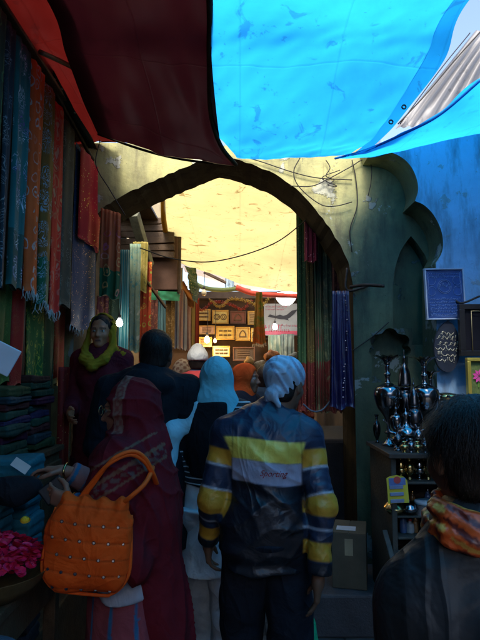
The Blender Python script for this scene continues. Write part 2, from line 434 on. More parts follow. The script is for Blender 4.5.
def hand_sdf(p,W,d,n,side,curl=.5,s=1,spread=1):
    """W wrist, d towards fingers, n palm normal, side towards thumb"""
    d=np.asarray(d,float); d/=np.linalg.norm(d); n=np.asarray(n,float); n-=d*(n@d); n/=np.linalg.norm(n)
    th=np.cross(d,n)*side
    r=cap(p,W+d*.02*s+th*.016*s,W+d*.075*s+th*.022*s,.019*s,.014*s)
    for o in (-.022,-.006,.008): r=smin(r,cap(p,W+d*.015*s+th*o*.7*s,W+d*.08*s+th*o*1.2*s,.018*s,.0125*s),.012*s)
    r=smin(r,cap(p,W-d*.03*s,W+d*.02*s,.024*s,.022*s),.02*s)
    ln=[.036,.042,.039,.03]
    for i in range(4):
        o=(.028-.0185*i)*spread; c0=W+d*(.082-.004*abs(i-1))*s+th*o*s; a=curl*(.55+.1*i)
        for k in range(3):
            dd=d*math.cos(a)+n*math.sin(a)+th*(.08*(1.5-i)*spread*.5)
            c1=c0+dd*ln[i]*(1,.7,.55)[k]*s
            r=smin(r,cap(p,c0,c1,(.0088,.008,.0074)[k]*s,(.008,.0074,.0062)[k]*s),.004*s)
            c0=c1; a+=curl*.75
    c0=W+d*.02*s+th*.028*s; c1=c0+(d*.6+th*.65+n*.35)*.042*s; c2=c1+(d*.85+th*.15+n*.5)*.032*s; c3=c2+(d*.95-th*.1+n*.5)*.024*s
    for a_,b_,ra,rb in ((c0,c1,.014,.011),(c1,c2,.0105,.0095),(c2,c3,.009,.0075)): r=smin(r,cap(p,a_,b_,ra*s,rb*s),.008*s)
    return r
def rig(H=1.7,fem=0,**kw):
    s=H/1.7; sw=.165 if fem else .185
    J=dict(s=s,fem=fem,head=np.array([0,.02,1.585]),yaw=0,pitch=0,neck=np.array([0,-.01,1.43]),
      sh_l=np.array([-sw,0,1.385]),sh_r=np.array([sw,0,1.385]),el_l=np.array([-sw-.06,-.02,1.10]),el_r=np.array([sw+.06,-.02,1.10]),
      wr_l=np.array([-sw-.06,.04,.86]),wr_r=np.array([sw+.06,.04,.86]),
      hip_l=np.array([-.09,0,.9]),hip_r=np.array([.09,0,.9]),kn_l=np.array([-.1,.02,.49]),kn_r=np.array([.1,.02,.49]),
      an_l=np.array([-.1,0,.09]),an_r=np.array([.1,0,.09]),curl=.5,
      hn_l=None,hn_r=None,hd_l=None,hd_r=None,spine=np.array([0,0,1.15]),chest=np.array([0,-.005,1.27]))
    for k,v in kw.items(): J[k]=np.array(v,float) if isinstance(v,(tuple,list)) else v
    for k,v in list(J.items()):
        if isinstance(v,np.ndarray) and not k.startswith('hn') and not k.startswith('hd'): J[k]=v*s
    return J
def torso_sdf(p,J,off=0,hipw=1.0):
    s=J['s']; f=.93 if J['fem'] else 1.0
    c=J['chest']
    d=ell(p,c,(.165*f*s+off,.115*s+off,.19*s+off))
    d=smin(d,cap(p,J['sh_l']+[.03*s,0,.0],J['sh_r']-[.03*s,0,.0],.055*s+off,.055*s+off),.08*s)
    d=smin(d,cap(p,J['sh_l']+[.02*s,0,.0],J['neck']+[0,0,.005],.05*s+off,.052*s+off),.05*s)
    d=smin(d,cap(p,J['sh_r']-[.02*s,0,.0],J['neck']+[0,0,.005],.05*s+off,.052*s+off),.05*s)
    d=smin(d,ell(p,(c[0]*.5,0,1.08*s),(.135*f*s+off,.1*s+off,.16*s+off)),.07*s)
    d=smin(d,ell(p,(0,-.01,.94*s),(.16*hipw*s+off,.115*hipw*s+off,.13*s+off)),.07*s)
    if J['fem']:
        for x in (-1,1): d=smin(d,ell(p,c+np.array([.075*x,.085,-.02])*s,(.06*s+off,.05*s+off,.06*s+off)),.04*s)
    return d
def arm_sdf(p,J,side,off=0,r=(.05,.042,.038,.028)):
    s=J['s']; a,b,c=J['sh_'+side],J['el_'+side],J['wr_'+side]
    d=cap(p,a,b,r[0]*s+off,r[1]*s+off)
    return smin(d,cap(p,b,c,r[2]*s+off,r[3]*s+off),.02)
def leg_sdf(p,J,side,off=0,r=(.085,.058,.056,.04)):
    s=J['s']; a,b,c=J['hip_'+side],J['kn_'+side],J['an_'+side]
    d=cap(p,a,b,r[0]*s+off,r[1]*s+off)
    d=smin(d,cap(p,b,c,r[2]*s+off,r[3]*s+off),.03)
    return d
def bounds(J,pad=.12):
    pts=np.array([J[k] for k in ('head','sh_l','sh_r','el_l','el_r','wr_l','wr_r','an_l','an_r','hip_l','hip_r')])
    lo=pts.min(0)-pad-.06; hi=pts.max(0)+pad+.1; hi[2]=max(hi[2],J['head'][2]+.18); lo[2]=0.0-.02
    return lo,hi
SKIN=(.20,.105,.062)
def body(J,parent,h=.008,skin=SKIN,shoe=None,zmin=None):
    s=J['s']
    def f(p):
        dh,_=head_sdf(p,J['head'],J['yaw'],J['pitch'],s)
        d=smin(dh,cap(p,J['neck']-[0,0,.04],J['head']+[0,-.02*s,-.05*s],.056*s,.05*s),.025)
        d=smin(d,torso_sdf(p,J,-.012),.02)
        for sd,sg in (('l',1),('r',-1)):
            d=smin(d,arm_sdf(p,J,sd,-.006),.02)
            e,w=J['el_'+sd],J['wr_'+sd]
            hd=J['hd_'+sd] if J['hd_'+sd] is not None else (w-e)
            hn=J['hn_'+sd] if J['hn_'+sd] is not None else np.array([sg*1.0,.15,0])
            d=smin(d,hand_sdf(p,w,hd,hn,(-1 if sd=='l' else 1),J.get('curl_'+sd,J['curl']),s),.012)
            d=smin(d,leg_sdf(p,J,sd,-.008),.02)
            a=J['an_'+sd]
            d=smin(d,cap(p,a+[0,-.03*s,-.045*s],a+[0,.13*s,-.06*s],.035*s,.026*s,(1.15,1,1)),.03)
        return d
    lo,hi=bounds(J)
    lo=lo-.08; lo[2]=0; hi=hi+.08
    V,F=surfnet(f,lo,hi,h)
    _,q=head_sdf(V,J['head'],J['yaw'],J['pitch'],s)
    c=np.tile(np.array(skin),(len(V),1))
    def put(m,cc,w=1): c[m]=c[m]*(1-w)+np.array(cc)*w
    fr=q[:,1]>.05
    for x in (-1,1):
        e=np.hypot(q[:,0]-.031*x,q[:,2])
        put(fr&(e<.0135)&(np.abs(q[:,2])<.0065)&(q[:,1]>.07)&(q[:,1]<.1),(.4,.38,.36))
        put(fr&(e<.0062)&(q[:,1]<.1),(.01,.007,.005))
        put(fr&(np.abs(q[:,2]-(.0225-.15*np.abs(np.abs(q[:,0])-.03)))<.0035)&(np.abs(q[:,0]-.031*x)<.02),(.012,.01,.008),.85)
    put(fr&(np.abs(q[:,2]+.067)<.0085)&(np.abs(q[:,0])<.021)&(q[:,1]>.07),(.2,.055,.045),.7)
    put(fr&(np.abs(q[:,2]+.067)<.0016)&(np.abs(q[:,0])<.02),(.05,.015,.012),.8)
    return mesh_obj('body',V,F,skin_mat(),parent,vc=c)
def garment(name,f,lo,hi,h,mat,parent,colf):
    V,F=surfnet(f,lo,hi,h); c=colf(V) if callable(colf) else np.tile(np.array(colf),(len(V),1))
    return mesh_obj(name,V,F,mat,parent,vc=c)
def soft(c,m,col_):
    m=np.clip(m,0,1)[:,None]; return c*(1-m)+np.array(col_)*m
def bandm(x,a_,b_,w=.006):
    return np.clip((x-a_)/w+.5,0,1)*np.clip((b_-x)/w+.5,0,1)
def seg_t(p,J,side):
    """0 at shoulder, 1 at wrist, and distance to the arm line"""
    a,b,c=J['sh_'+side],J['el_'+side],J['wr_'+side]
    def pr(x,y):
        d=y-x; t=np.clip((p-x)@d/(d@d),0,1); return t,np.linalg.norm(p-x-t[:,None]*d,axis=1)
    t1,d1=pr(a,b); t2,d2=pr(b,c); l1=np.linalg.norm(b-a); l2=np.linalg.norm(c-b)
    t=np.where(d1<d2,t1*l1,l1+t2*l2)/(l1+l2)
    return t,np.minimum(d1,d2)
def quick_legs(J,parent,h,mat,colr,top=.98,bot=.1,off=.014,wide=1.0,seed=1,name='trousers',shoes=(.02,.018,.016)):
    s=J['s']
    def f(p):
        r=(.088,.07*wide,.068*wide,.052*wide)
        d=smin(leg_sdf(p,J,'l',off,r),leg_sdf(p,J,'r',off,r),.015)
        d=smin(d,ell(p,(0,-.01,.93*s),(.165*s+off,.125*s+off,.12*s)),.05)
        t=np.clip((.6-p[:,2]/s)*2.5,0,1)
        d=d-wr(p,seed,16,.007,(1,1,1.6))-wr(p,seed+3,30,.005,(1,1,2.2))*t
        return smax(smax(d,p[:,2]-top*s,.01),bot*s-p[:,2],.01)
    lo,hi=bounds(J,.1); hi[2]=top*s+.05
    o=garment(name,f,lo,hi,h,mat,parent,colr)
    for sd in ('l','r'):
        a=J['an_'+sd]
        def g(p,a=a):
            d=cap(p,a+[0,-.035*s,-.045*s],a+[0,.14*s,-.052*s],.046*s,.038*s,(1.05,1,1))
            d=smin(d,cap(p,a+[0,-.01,-.02],a+[0,-.01,.03*s],.045*s,.045*s),.03)
            return smax(d,.004-p[:,2],.006)
        garment('shoe',g,a+np.array([-.1,-.13,-.12]),a+np.array([.1,.25,.12]),.008,vcol_cloth('shoe_leather',.5,.1),parent,shoes)
    return o
EXPO=1.6
# ================================================================ the setting
def ground_mat():
    m,nt,b=newmat('wet_stone'); o=objco(nt)
    br=N(nt,'ShaderNodeTexBrick'); br.inputs['Scale'].default_value=1.6; br.inputs['Mortar Size'].default_value=.012; br.inputs['Color1'].default_value=(.13,.125,.115,1); br.inputs['Color2'].default_value=(.085,.08,.078,1); br.inputs['Mortar'].default_value=(.02,.02,.02,1)
    L(nt,mp(nt,o,(1,1,1)),br.inputs['Vector'])
    f=noise(nt,3,8,.65,o); c=mixc(nt,1.0,br.outputs[0],ramp(nt,f,[(.3,(.5,.48,.45)),(.7,(1.1,1.1,1.1))]).outputs[0],'MULTIPLY'); L(nt,c,b.inputs['Base Color'])
    L(nt,ramp(nt,f,[(.35,(.25,)*3),(.65,(.75,)*3)]).outputs[0],b.inputs['Roughness'])
    bump(nt,b,mixc(nt,.6,br.outputs['Fac'],noise(nt,30,6,.6,o)),.3,.01); return m
g=mesh_obj('ground',[(-60,-60,0),(60,-60,0),(60,60,0),(-60,60,0)],[[0,1,2,3]],ground_mat(),smooth=False); g['kind']='structure'
def plaster(name,c1,c2,patch,stain,ps=2.2,amt=.5,bs=.35):
    m,nt,b=newmat(name); o=objco(nt)
    f=noise(nt,1.5,9,.68,o,.4); base=ramp(nt,f,[(.32,c2),(.6,c1)]).outputs[0]
    pm=ramp(nt,noise(nt,ps*1.7,9,.62,mp(nt,o,(1,1,1),(3.1,0,1.7))),[(.6,(0,0,0)),(.615,(1,1,1))]).outputs[0]
    base=mixc(nt,mixc(nt,1.0,pm,(amt,)*3,'MULTIPLY'),base,patch)
    sm=ramp(nt,noise(nt,4.5,8,.7,mp(nt,o,(1.6,1.6,.35))),[(.48,(0,0,0)),(.66,(1,1,1))]).outputs[0]
    base=mixc(nt,mixc(nt,1.0,sm,(.7,)*3,'MULTIPLY'),base,stain)
    spk=ramp(nt,noise(nt,38,5,.7,o),[(.29,(1,1,1)),(.34,(0,0,0))]).outputs[0]
    base=mixc(nt,spk,base,stain)
    L(nt,base,b.inputs['Base Color']); b.inputs['Roughness'].default_value=.62; b.inputs['Specular IOR Level'].default_value=.35
    h=mixc(nt,.45,mixc(nt,.3,noise(nt,6,8,.6,o),noise(nt,45,4,.6,o)),pm); bump(nt,b,h,bs,.02); return m
M_wall=plaster('ochre_plaster',(.44,.41,.16),(.20,.20,.09),(.5,.52,.5),(.09,.075,.04),bs=.7)
M_blue=plaster('whitewashed_plaster',(.26,.44,.66),(.18,.31,.48),(.25,.27,.28),(.10,.11,.13),4,.75)
def add_shade_and_chips(m):
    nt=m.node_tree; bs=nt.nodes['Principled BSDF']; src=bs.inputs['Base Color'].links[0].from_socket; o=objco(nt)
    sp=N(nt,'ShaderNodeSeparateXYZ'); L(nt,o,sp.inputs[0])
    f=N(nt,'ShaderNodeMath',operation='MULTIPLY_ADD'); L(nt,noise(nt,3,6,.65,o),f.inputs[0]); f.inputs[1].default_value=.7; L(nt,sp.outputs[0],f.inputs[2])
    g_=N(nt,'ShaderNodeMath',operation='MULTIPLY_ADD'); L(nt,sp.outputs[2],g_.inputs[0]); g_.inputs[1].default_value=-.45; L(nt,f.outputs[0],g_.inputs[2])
    r=ramp(nt,g_.outputs[0],[(0,(1,1,1)),(1,(.21,.31,.43))]); mr=N(nt,'ShaderNodeMapRange'); L(nt,g_.outputs[0],mr.inputs[0]); mr.inputs[1].default_value=-.35; mr.inputs[2].default_value=.25  # teal-dark shade toward the right and low down, put into the wall colour
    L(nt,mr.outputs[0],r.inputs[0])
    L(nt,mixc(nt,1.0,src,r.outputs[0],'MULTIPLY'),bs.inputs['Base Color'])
    # chips of bare lime showing through
    src=bs.inputs['Base Color'].links[0].from_socket
    ch=ramp(nt,noise(nt,2.6,10,.66,mp(nt,o,(1,1,1),(7.3,0,2.2)),.3),[(.575,(0,0,0)),(.58,(1,1,1))]).outputs[0]
    L(nt,mixc(nt,mixc(nt,1.0,ch,(.55,)*3,'MULTIPLY'),src,(.34,.38,.38)),bs.inputs['Base Color'])
add_shade_and_chips(M_wall)
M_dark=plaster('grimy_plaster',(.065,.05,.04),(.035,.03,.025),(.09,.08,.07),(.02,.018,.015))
M_brown=plaster('brown_unlit_soffit',(.055,.042,.022),(.03,.024,.015),(.08,.07,.04),(.015,.012,.01))  # unlit darkness of the arch underside put into its colour; awning ropes share it
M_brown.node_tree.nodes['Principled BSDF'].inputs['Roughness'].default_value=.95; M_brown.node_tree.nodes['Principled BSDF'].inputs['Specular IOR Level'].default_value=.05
M_wood=simple('dark_wood',(.09,.055,.03),.55,0,.4,14,.4,.01)
M_palewood=simple('pale_green_painted_wood',(.11,.11,.07),.7,0,.5,16,.4,.01)
M_iron=simple('rusty_iron',(.05,.035,.028),.6,.5,.4,30,.4,.01)
M_wire=simple('black_wire',(.015,.013,.012),.55)
# ---- arch wall
apx=[P(x,y,3.95) for x,y in ((353,292),(352,278),(348,262),(341,247),(331,230),(318,212),(303,195),(285,180),(262,168),(240,160),(217,155))]
apl=[P(x,y,3.95) for x,y in ((217,155),(200,161),(180,169),(160,178),(140,187),(120,197),(105,207),(93,219),(84,232),(79,247),(76,265),(75,290))]
def rough(pts,n,amp):
    s=spline(pts,n); s[1:-1,0]+=rng.normal(0,amp,n-2); s[1:-1,2]+=rng.normal(0,amp,n-2); return s
ra=rough(apx,40,.0035); la=rough(apl,44,.0035)
arch=[(ra[0][0],0)]+[(q[0],q[2]) for q in ra]+[(q[0],q[2]) for q in la[1:]]+[(la[-1][0],0)]
ZT=3.3
outer=[(-2.4,0),(-2.4,ZT),(-1.2,ZT+.02),(0,ZT-.01),(1.2,ZT),(2.6,ZT-.02),(2.6,0)]
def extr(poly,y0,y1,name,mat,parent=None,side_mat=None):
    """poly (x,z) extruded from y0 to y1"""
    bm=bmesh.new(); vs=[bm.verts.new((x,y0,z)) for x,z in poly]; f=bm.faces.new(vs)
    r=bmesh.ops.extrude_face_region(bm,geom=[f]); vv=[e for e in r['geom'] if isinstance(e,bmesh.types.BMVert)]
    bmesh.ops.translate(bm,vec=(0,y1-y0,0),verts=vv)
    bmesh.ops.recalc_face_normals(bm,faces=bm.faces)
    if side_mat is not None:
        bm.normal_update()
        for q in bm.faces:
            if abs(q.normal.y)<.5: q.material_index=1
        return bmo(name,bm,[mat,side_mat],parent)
    return bmo(name,bm,mat,parent)
poly=outer[::-1]+[]  # right-bottom .. left-bottom
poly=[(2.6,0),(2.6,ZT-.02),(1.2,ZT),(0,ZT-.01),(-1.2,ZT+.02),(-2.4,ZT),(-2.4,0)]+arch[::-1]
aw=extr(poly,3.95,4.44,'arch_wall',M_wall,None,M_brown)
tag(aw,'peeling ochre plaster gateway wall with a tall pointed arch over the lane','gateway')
# niches cut in the wall
def cut(target,poly,y0,y1):
    c=extr(poly,y0,y1,'cutter',M_wall)
    md=target.modifiers.new('b','BOOLEAN'); md.operation='DIFFERENCE'; md.object=c; md.solver='EXACT'
    dg=bpy.context.evaluated_depsgraph_get(); me=bpy.data.meshes.new_from_object(target.evaluated_get(dg))
    target.modifiers.clear(); old=target.data; target.data=me; bpy.data.objects.remove(c)
pt=lambda l,Y:[(P(x,y,Y).x,P(x,y,Y).z) for x,y in l]
npx=pt([(393,300),(393,285),(395,268),(400,252),(406,242),(411,236),(417,243),(425,255),(431,270),(433,300),(433,345),(412,345),(412,328),(393,328)],3.95)
cut(aw,npx,3.80,4.08)
def scal(cx,ybot,ytop,hw,n=5):
    # cusped arch outline in pixels
    pts=[(cx+hw,ybot)]
    cen=[(cx+hw-3,ytop+22,6),(cx+hw-5,ytop+12,6.5),(cx,ytop+7,8),(cx-hw+5,ytop+12,6.5),(cx-hw+3,ytop+22,6)]
    A=[(-60,60),(-25,95),(20,160),(85,205),(120,240)]
    for (x,y,r),(a0,a1) in zip(cen,A):
        for k in range(7):
            a=R(a0+(a1-a0)*k/6); pts.append((x+r*math.cos(a),y-r*math.sin(a)))
    pts.append((cx-hw,ybot)); return pts
cut(aw,pt(scal(390,383,329,18),3.95),3.80,4.10)
# ---- blue wall with cusped edge
edge=[(372,150),(382,151),(393,153),(404,159),(412,168),(417,180),(418,191),(415,201),(424,205),(433,214),(440,227),(443,240),(442,252),(436,263),(437,280),(438,320),(438,380),(438,470),(438,680)]
YB=3.66
e=[(P(x,y,YB).x,P(x,y,YB).z) for x,y in edge]
e=[(x,max(0.0,z)) for x,z in e]
es=[]
for i in range(7): es.append(e[i])
sp=spline([(a,0,b) for a,b in e[:8]],26); sp2=spline([(a,0,b) for a,b in e[7:14]],24)
eo=[(q[0],q[2]) for q in sp]+[(q[0],q[2]) for q in sp2[1:]]+[e[17],(e[18][0],0)]
eo=[(x,min(z,3.2)) for x,z in eo]
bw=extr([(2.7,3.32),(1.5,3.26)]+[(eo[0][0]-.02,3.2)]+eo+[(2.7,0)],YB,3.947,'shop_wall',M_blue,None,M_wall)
tag(bw,'whitewashed wall with scalloped plaster edge right of the arch','wall')
# ---- left shop building (behind the hanging cloths), lane buildings beyond
def wallbox(name,lab,x0,x1,y0,y1,z,mat,cat='building'):
    o=boxo(name,((x0+x1)/2,(y0+y1)/2,z/2),(x1-x0,y1-y0,z),mat,bev=.01); return tag(o,lab,cat)
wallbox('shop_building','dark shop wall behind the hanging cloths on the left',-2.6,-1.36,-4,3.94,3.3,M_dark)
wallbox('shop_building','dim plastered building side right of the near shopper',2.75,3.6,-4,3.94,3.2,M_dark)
wallbox('added_rear_building','dark building closing the lane behind the viewer',-2.6,3.6,-6.5,-5.5,3.5,M_blue)  # added out of view to hold back sky light from behind
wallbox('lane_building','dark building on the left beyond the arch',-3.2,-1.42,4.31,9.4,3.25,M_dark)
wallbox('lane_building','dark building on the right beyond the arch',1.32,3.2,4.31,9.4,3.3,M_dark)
fs=thing('market_shop','dim brown shop front at the end of the lane','shop',(0,9.6,0))
boxo('back_wall',(0,0.1,1.42),(4.6,.3,2.84),simple('brown_shop_wall',(.07,.038,.018),.7,0,.35,5),fs)
boxo('counter',(-.1,-1.0,.5),(2.0,.6,1.0),M_wood,fs)
boxo('shelf',(-.25,-.12,1.62),(1.9,.16,.03),M_wood,fs); boxo('shelf',(-.25,-.12,2.14),(1.9,.16,.03),M_wood,fs)
boxo('lintel',(0,-.12,2.9),(4.6,.35,.12),simple('grey_lintel',(.07,.055,.045),.8),fs)
# soffit band pieces are the arch's own thickness; door-side stone step
st=boxo('stone_step',(P(350,560,3.6).x+.12,3.66,.125),(.95,.54,.25),simple('grey_stone',(.055,.055,.06),.6,0,.35,6,.5,.01),bev=.015); tag(st,'worn stone step at the foot of the right arch jamb','step')
boxplat=boxo('shop_platform',(-1.14,1.9,.2),(.44,4.0,.4),M_wood,bev=.01); tag(boxplat,'dark wooden raised platform under the left shop','platform')
# ---- tarps
V3=lambda *a:Vector(a)
# big blue tarp
T_blue=tarp_mat('blue_tarp',(.018,.36,.74),(.01,.14,.42),.82,dirt=.6)
T_blue2=tarp_mat('blue_tarp_hem',(.01,.30,.72),(.01,.1,.3),.55)
ctrl=[[P(237,158,3.46),P(270,158,3.46),P(310,157,3.45),P(350,156,3.45)],
      [P(213,126,3.2),P(260,133,3.22),P(320,134,3.22),P(378,131,3.2)],
      [P(210,60,2.72),P(270,60,2.72),P(340,58,2.72),P(423,62,2.72)],
      [P(210,0,2.36),P(280,0,2.36),P(370,0,2.36),P(455,-2,2.36)],
      [V3(-.13,1.2,3.24),V3(.3,1.2,3.26),V3(.7,1.2,3.25),V3(1.2,1.2,3.24)],
      [V3(-.13,-2.2,3.28),V3(.3,-2.2,3.28),V3(.7,-2.2,3.28),V3(1.3,-2.2,3.28)]]
bt=sheet('blue_tarp',ctrl,T_blue,None,50,90,.012,4,3); tag(bt,'large translucent bright blue tarp stretched over the lane','tarp')
hem=[[P(350,156,3.447),P(366,153,3.447)],[P(378,131,3.197),P(396,124,3.19)],[P(423,62,2.715),P(443,62,2.71)],[P(455,-2,2.355),P(474,-6,2.35)],[V3(1.195,1.2,3.235),V3(1.30,1.2,3.23)],[V3(1.295,-2.2,3.27),V3(1.39,-2.2,3.27)]]
sheet('hem',hem,T_blue2,bt,6,70,.004,4,5)
D=[tube_data([P(x+s*3,y,Y-.01) + V3(.012*math.cos(a*1.05),0,.012*math.sin(a*1.05)) for a in range(7)],.004,20,6) for x,y,Y,s in ((404,107,3.0,0),(391,122,3.1,0))]
multi('eyelet',D,M_wire,bt)
ctrl=[[V3(1.36,2.42,3.27),V3(2.0,2.45,3.28),V3(2.72,2.45,3.3)],[V3(1.36,1.7,3.29),V3(2.0,1.7,3.28),V3(2.72,1.7,3.3)],[V3(1.42,-2.2,3.32),V3(2.0,-2.2,3.32),V3(2.72,-2.2,3.32)]]  # unseen panel added to cut white sky light on the right wall
bk_=sheet('blue_tarp',ctrl,T_blue2,None,20,20,.01,3,43); tag(bk_,'second blue tarp panel beyond the gap, above the near shopper','tarp')
# lower right blue strip
ctrl=[[P(338,158,3.60),P(375,157,3.75),P(405,151,3.72),P(440,142,3.68),P(482,134,3.68),V3(1.95,3.68,3.22),V3(2.7,3.68,3.23)],
      [P(345,157,3.4),P(378,150,3.38),P(405,143,3.3),P(440,131,3.2),P(482,108,3.1),V3(1.8,2.9,3.2),V3(2.7,2.9,3.2)],
      [P(352,155,3.3),P(382,143,3.2),P(405,131,3.05),P(440,113,2.9),P(482,77,2.72),V3(1.7,2.45,3.2),V3(2.7,2.45,3.25)]]
b2=sheet('blue_tarp',ctrl,tarp_mat('blue_tarp_b',(.016,.34,.74),(.01,.2,.5),.82),None,50,16,.006,3,8); tag(b2,'narrow blue tarp strip sagging above the whitewashed wall','tarp')
tube('rope',[P(335,158.5,3.5),P(366,150,3.33),P(405,133,3.05),P(440,114.5,2.9),P(484,77,2.715)],.008,T_blue2,b2)
# maroon tarp
T_mar=tarp_mat('maroon_tarp',(.028,.004,.006),(.012,.002,.003),.25,dirt=.3)
ctrl=[[P(98,133,3.72),P(140,148,3.66),P(180,158,3.6),P(236,165,3.5)],
      [P(84,105,3.3),P(130,105,3.25),P(180,120,3.25),P(221,143,3.3)],
      [P(66,55,2.8),P(110,55,2.75),P(165,58,2.72),P(212,62,2.72)],
      [P(44,-4,2.4),P(90,0,2.36),P(150,0,2.36),P(213,0,2.36)],
      [V3(-1.0,1.2,3.22),V3(-.7,1.2,3.2),V3(-.4,1.2,3.2),V3(-.1,1.2,3.2)],
      [V3(-1.0,-3.2,3.26),V3(-.7,-3.2,3.24),V3(-.4,-3.2,3.24),V3(-.1,-3.2,3.24)]]
mt=sheet('maroon_tarp',ctrl,T_mar,None,44,70,.008,3,11); tag(mt,'thick dark maroon cloth awning overhead on the left','awning')
tube('hem_rope',[P(98,134,3.73),P(140,149,3.67),P(180,159,3.61),P(236,166,3.51)],.009,M_brown,mt)
tube('edge_fold',[P(236,165,3.5),P(221,146,3.3),P(211,115,3.1),P(209,60,2.72),P(209,0,2.36),V3(-.12,1.2,3.22),V3(-.12,-3.2,3.26)],.014,M_brown,mt)
T_red=tarp_mat('red_cloth',(.12,.008,.006),(.03,.005,.005),.30,dirt=.3)
ctrl=[[V3(-1.5,3.96,3.31),V3(-1.25,3.96,3.30),P(96,141,3.945),P(116,143,3.9)],[V3(-1.5,3.3,3.36),V3(-1.2,3.3,3.35),P(84,92,3.3),P(102,100,3.3)],[V3(-1.5,2.75,3.36),V3(-1.2,2.75,3.35),P(58,38,2.75),P(82,42,2.75)],[V3(-1.5,2.36,3.37),V3(-1.2,2.36,3.36),P(32,-12,2.36),P(60,-12,2.36)],
      [V3(-1.5,1.2,3.36),V3(-1.25,1.2,3.36),V3(-1.1,1.2,3.32),V3(-.95,1.2,3.3)],[V3(-1.5,-4,3.37),V3(-1.25,-4,3.36),V3(-1.1,-4,3.34),V3(-.95,-4,3.32)]]
rt=sheet('red_awning',ctrl,T_red,None,30,60,.01,3,13); tag(rt,'thin bright red cloth strip along the left shop eave','awning')
# yellow tarp beyond arch
T_yel=tarp_mat('yellow_tarp',(.56,.44,.17),(.20,.12,.03),.85,dirt=.8)
ctrl=[[P(178,263,7.6),P(215,275,7.8),P(255,287,8.0),P(300,293,8.1),P(312,296,8.1)],
      [P(168,243,6.6),P(215,252,6.7),P(255,262,6.9),P(300,272,7.0),P(314,275,7.0)],
      [P(163,222,5.9),P(210,228,5.9),P(255,236,6),P(302,244,6.1),P(318,246,6.1)],
      [P(162,193,4.9),P(205,194,4.9),P(255,197,4.9),P(305,199,4.9),P(325,200,4.9)],
      [V3(-.72,4.36,3.28),V3(-.3,4.36,3.24),V3(.1,4.36,3.22),V3(.6,4.36,3.24),V3(.85,4.36,3.24)]]
yt=sheet('yellow_tarp',ctrl,T_yel,None,50,60,.018,2.5,21); tag(yt,'stained pale yellow tarp roofing the lane beyond the arch','tarp')
tube('hem',[P(162.5,193,4.9),P(164,222,5.9),P(169,243,6.6),P(179,262,7.6)],[.02,.03,.03,.04],tarp_mat('yellow_hem',(.55,.33,.03),(.2,.12,.03),.4),yt)
# grey sheet far up in the gap
T_grey=tarp_mat('grey_sheet',(.52,.50,.50),(.2,.2,.2),.75)
def fan():
    ap=P(476,30,5.0); V=[];n=30
    rows=[]
    base=[P(396,128,4.9),P(420,126,4.9),P(445,124,5.0),P(475,120,5.1),P(520,110,5.2),P(560,90,5.4)]
    b=spline(base,n)
    for j in range(14):
        t=j/13
        for i in range(n):
            p=np.array(ap)+V3(.5*i/n,.0,-.1*i/n)*(1-t); q=p*(1-t)+b[i]*t
            q[1]+=.05*math.sin(i*1.7)*math.sin(t*3.1)+.03*math.sin(i*3.1+1)*t
            V.append(q)
    F=[[j*n+i,j*n+i+1,(j+1)*n+i+1,(j+1)*n+i] for j in range(13) for i in range(n-1)]
    return V,F
v,f=fan(); gs=mesh_obj('grey_sheet',v,f,T_grey); tag(gs,'grey gathered plastic sheet seen through the gap between blue tarps','tarp')
tube('seam',[P(398,124,4.85),P(428,92,4.86),P(455,60,4.88),P(482,30,4.9)],.006,M_wire,gs); tube('seam',[P(400,124,4.85),P(440,70,4.86),P(470,33,4.88)],.005,M_wire,gs)
# ---- wires and poles
def wire(pts,Y,lab,r=.004,mat=None,cat='wire'):
    pp=[P(x,y,(Y if not isinstance(Y,(list,tuple)) else Y[i])) for i,(x,y) in enumerate(pts)]
    o=tube('wire' if cat=='wire' else cat.replace(' ','_'),pp,r,mat or M_wire,None,len(pp)*7); return tag(o,lab,cat)
wire([(140,248),(170,258),(205,262),(240,256),(275,243),(300,225),(318,208)],[4.6,4.6,4.5,4.5,4.4,4.36,4.33],'long sagging wire crossing in front of the yellow tarp',.005)
wire([(238,155),(262,162),(292,172),(318,178),(352,180)],3.93,'thin wire running right from the arch apex')
wire([(290,186),(312,186),(330,178),(352,166),(362,160),(385,152)],3.92,'black wire looping from arch to blue tarp edge')
wire([(300,158),(294,170),(296,182),(306,194),(322,205),(336,206),(352,202)],3.91,'slack wire drooping over the arch shoulder')
wire([(352,160),(356,180),(357,206),(350,230),(352,252)],3.93,'wire hanging down the plaster above the right jamb')
wire([(363,155),(371,165),(371,182),(368,196)],3.92,'short stiff wire end below the scalloped wall top',.003)
wire([(326,160),(330,168),(326,176),(334,180),(328,185),(337,186),(322,178),(340,170)],3.92,'tangled knot of wire on the wall above the arch',.0035)
wire([(347,268),(347,290),(368,286)],3.93,'bent iron bracket sticking out of the right jamb',.009,M_iron,'bracket')
wire([(350,287),(365,285),(384,286)],[3.9,3.8,3.7],'rusty iron bar projecting from the pier',.012,M_iron,'iron bar')
wire([(352,351),(372,337),(389,322)],3.92,'thin diagonal wire above the small cusped niche',.004)
wire([(100,140),(96,165),(110,190),(125,215)],3.9,'thin wire hanging down the left wall above the cloths',.004)
wire([(100,142),(112,141),(120,138)],3.9,'short wire stub under the maroon awning corner',.004)
wire([(438,300),(452,299),(462,303),(480,296)],[3.6,3.6,3.55,3.5],'twisted wire running from the blue plaque along the wall',.007)
wire([(40,52),(60,61),(85,74),(107,87)],[2.75,2.9,3.1,3.3],'dark bamboo pole under the red awning',.014,M_wood,'pole')
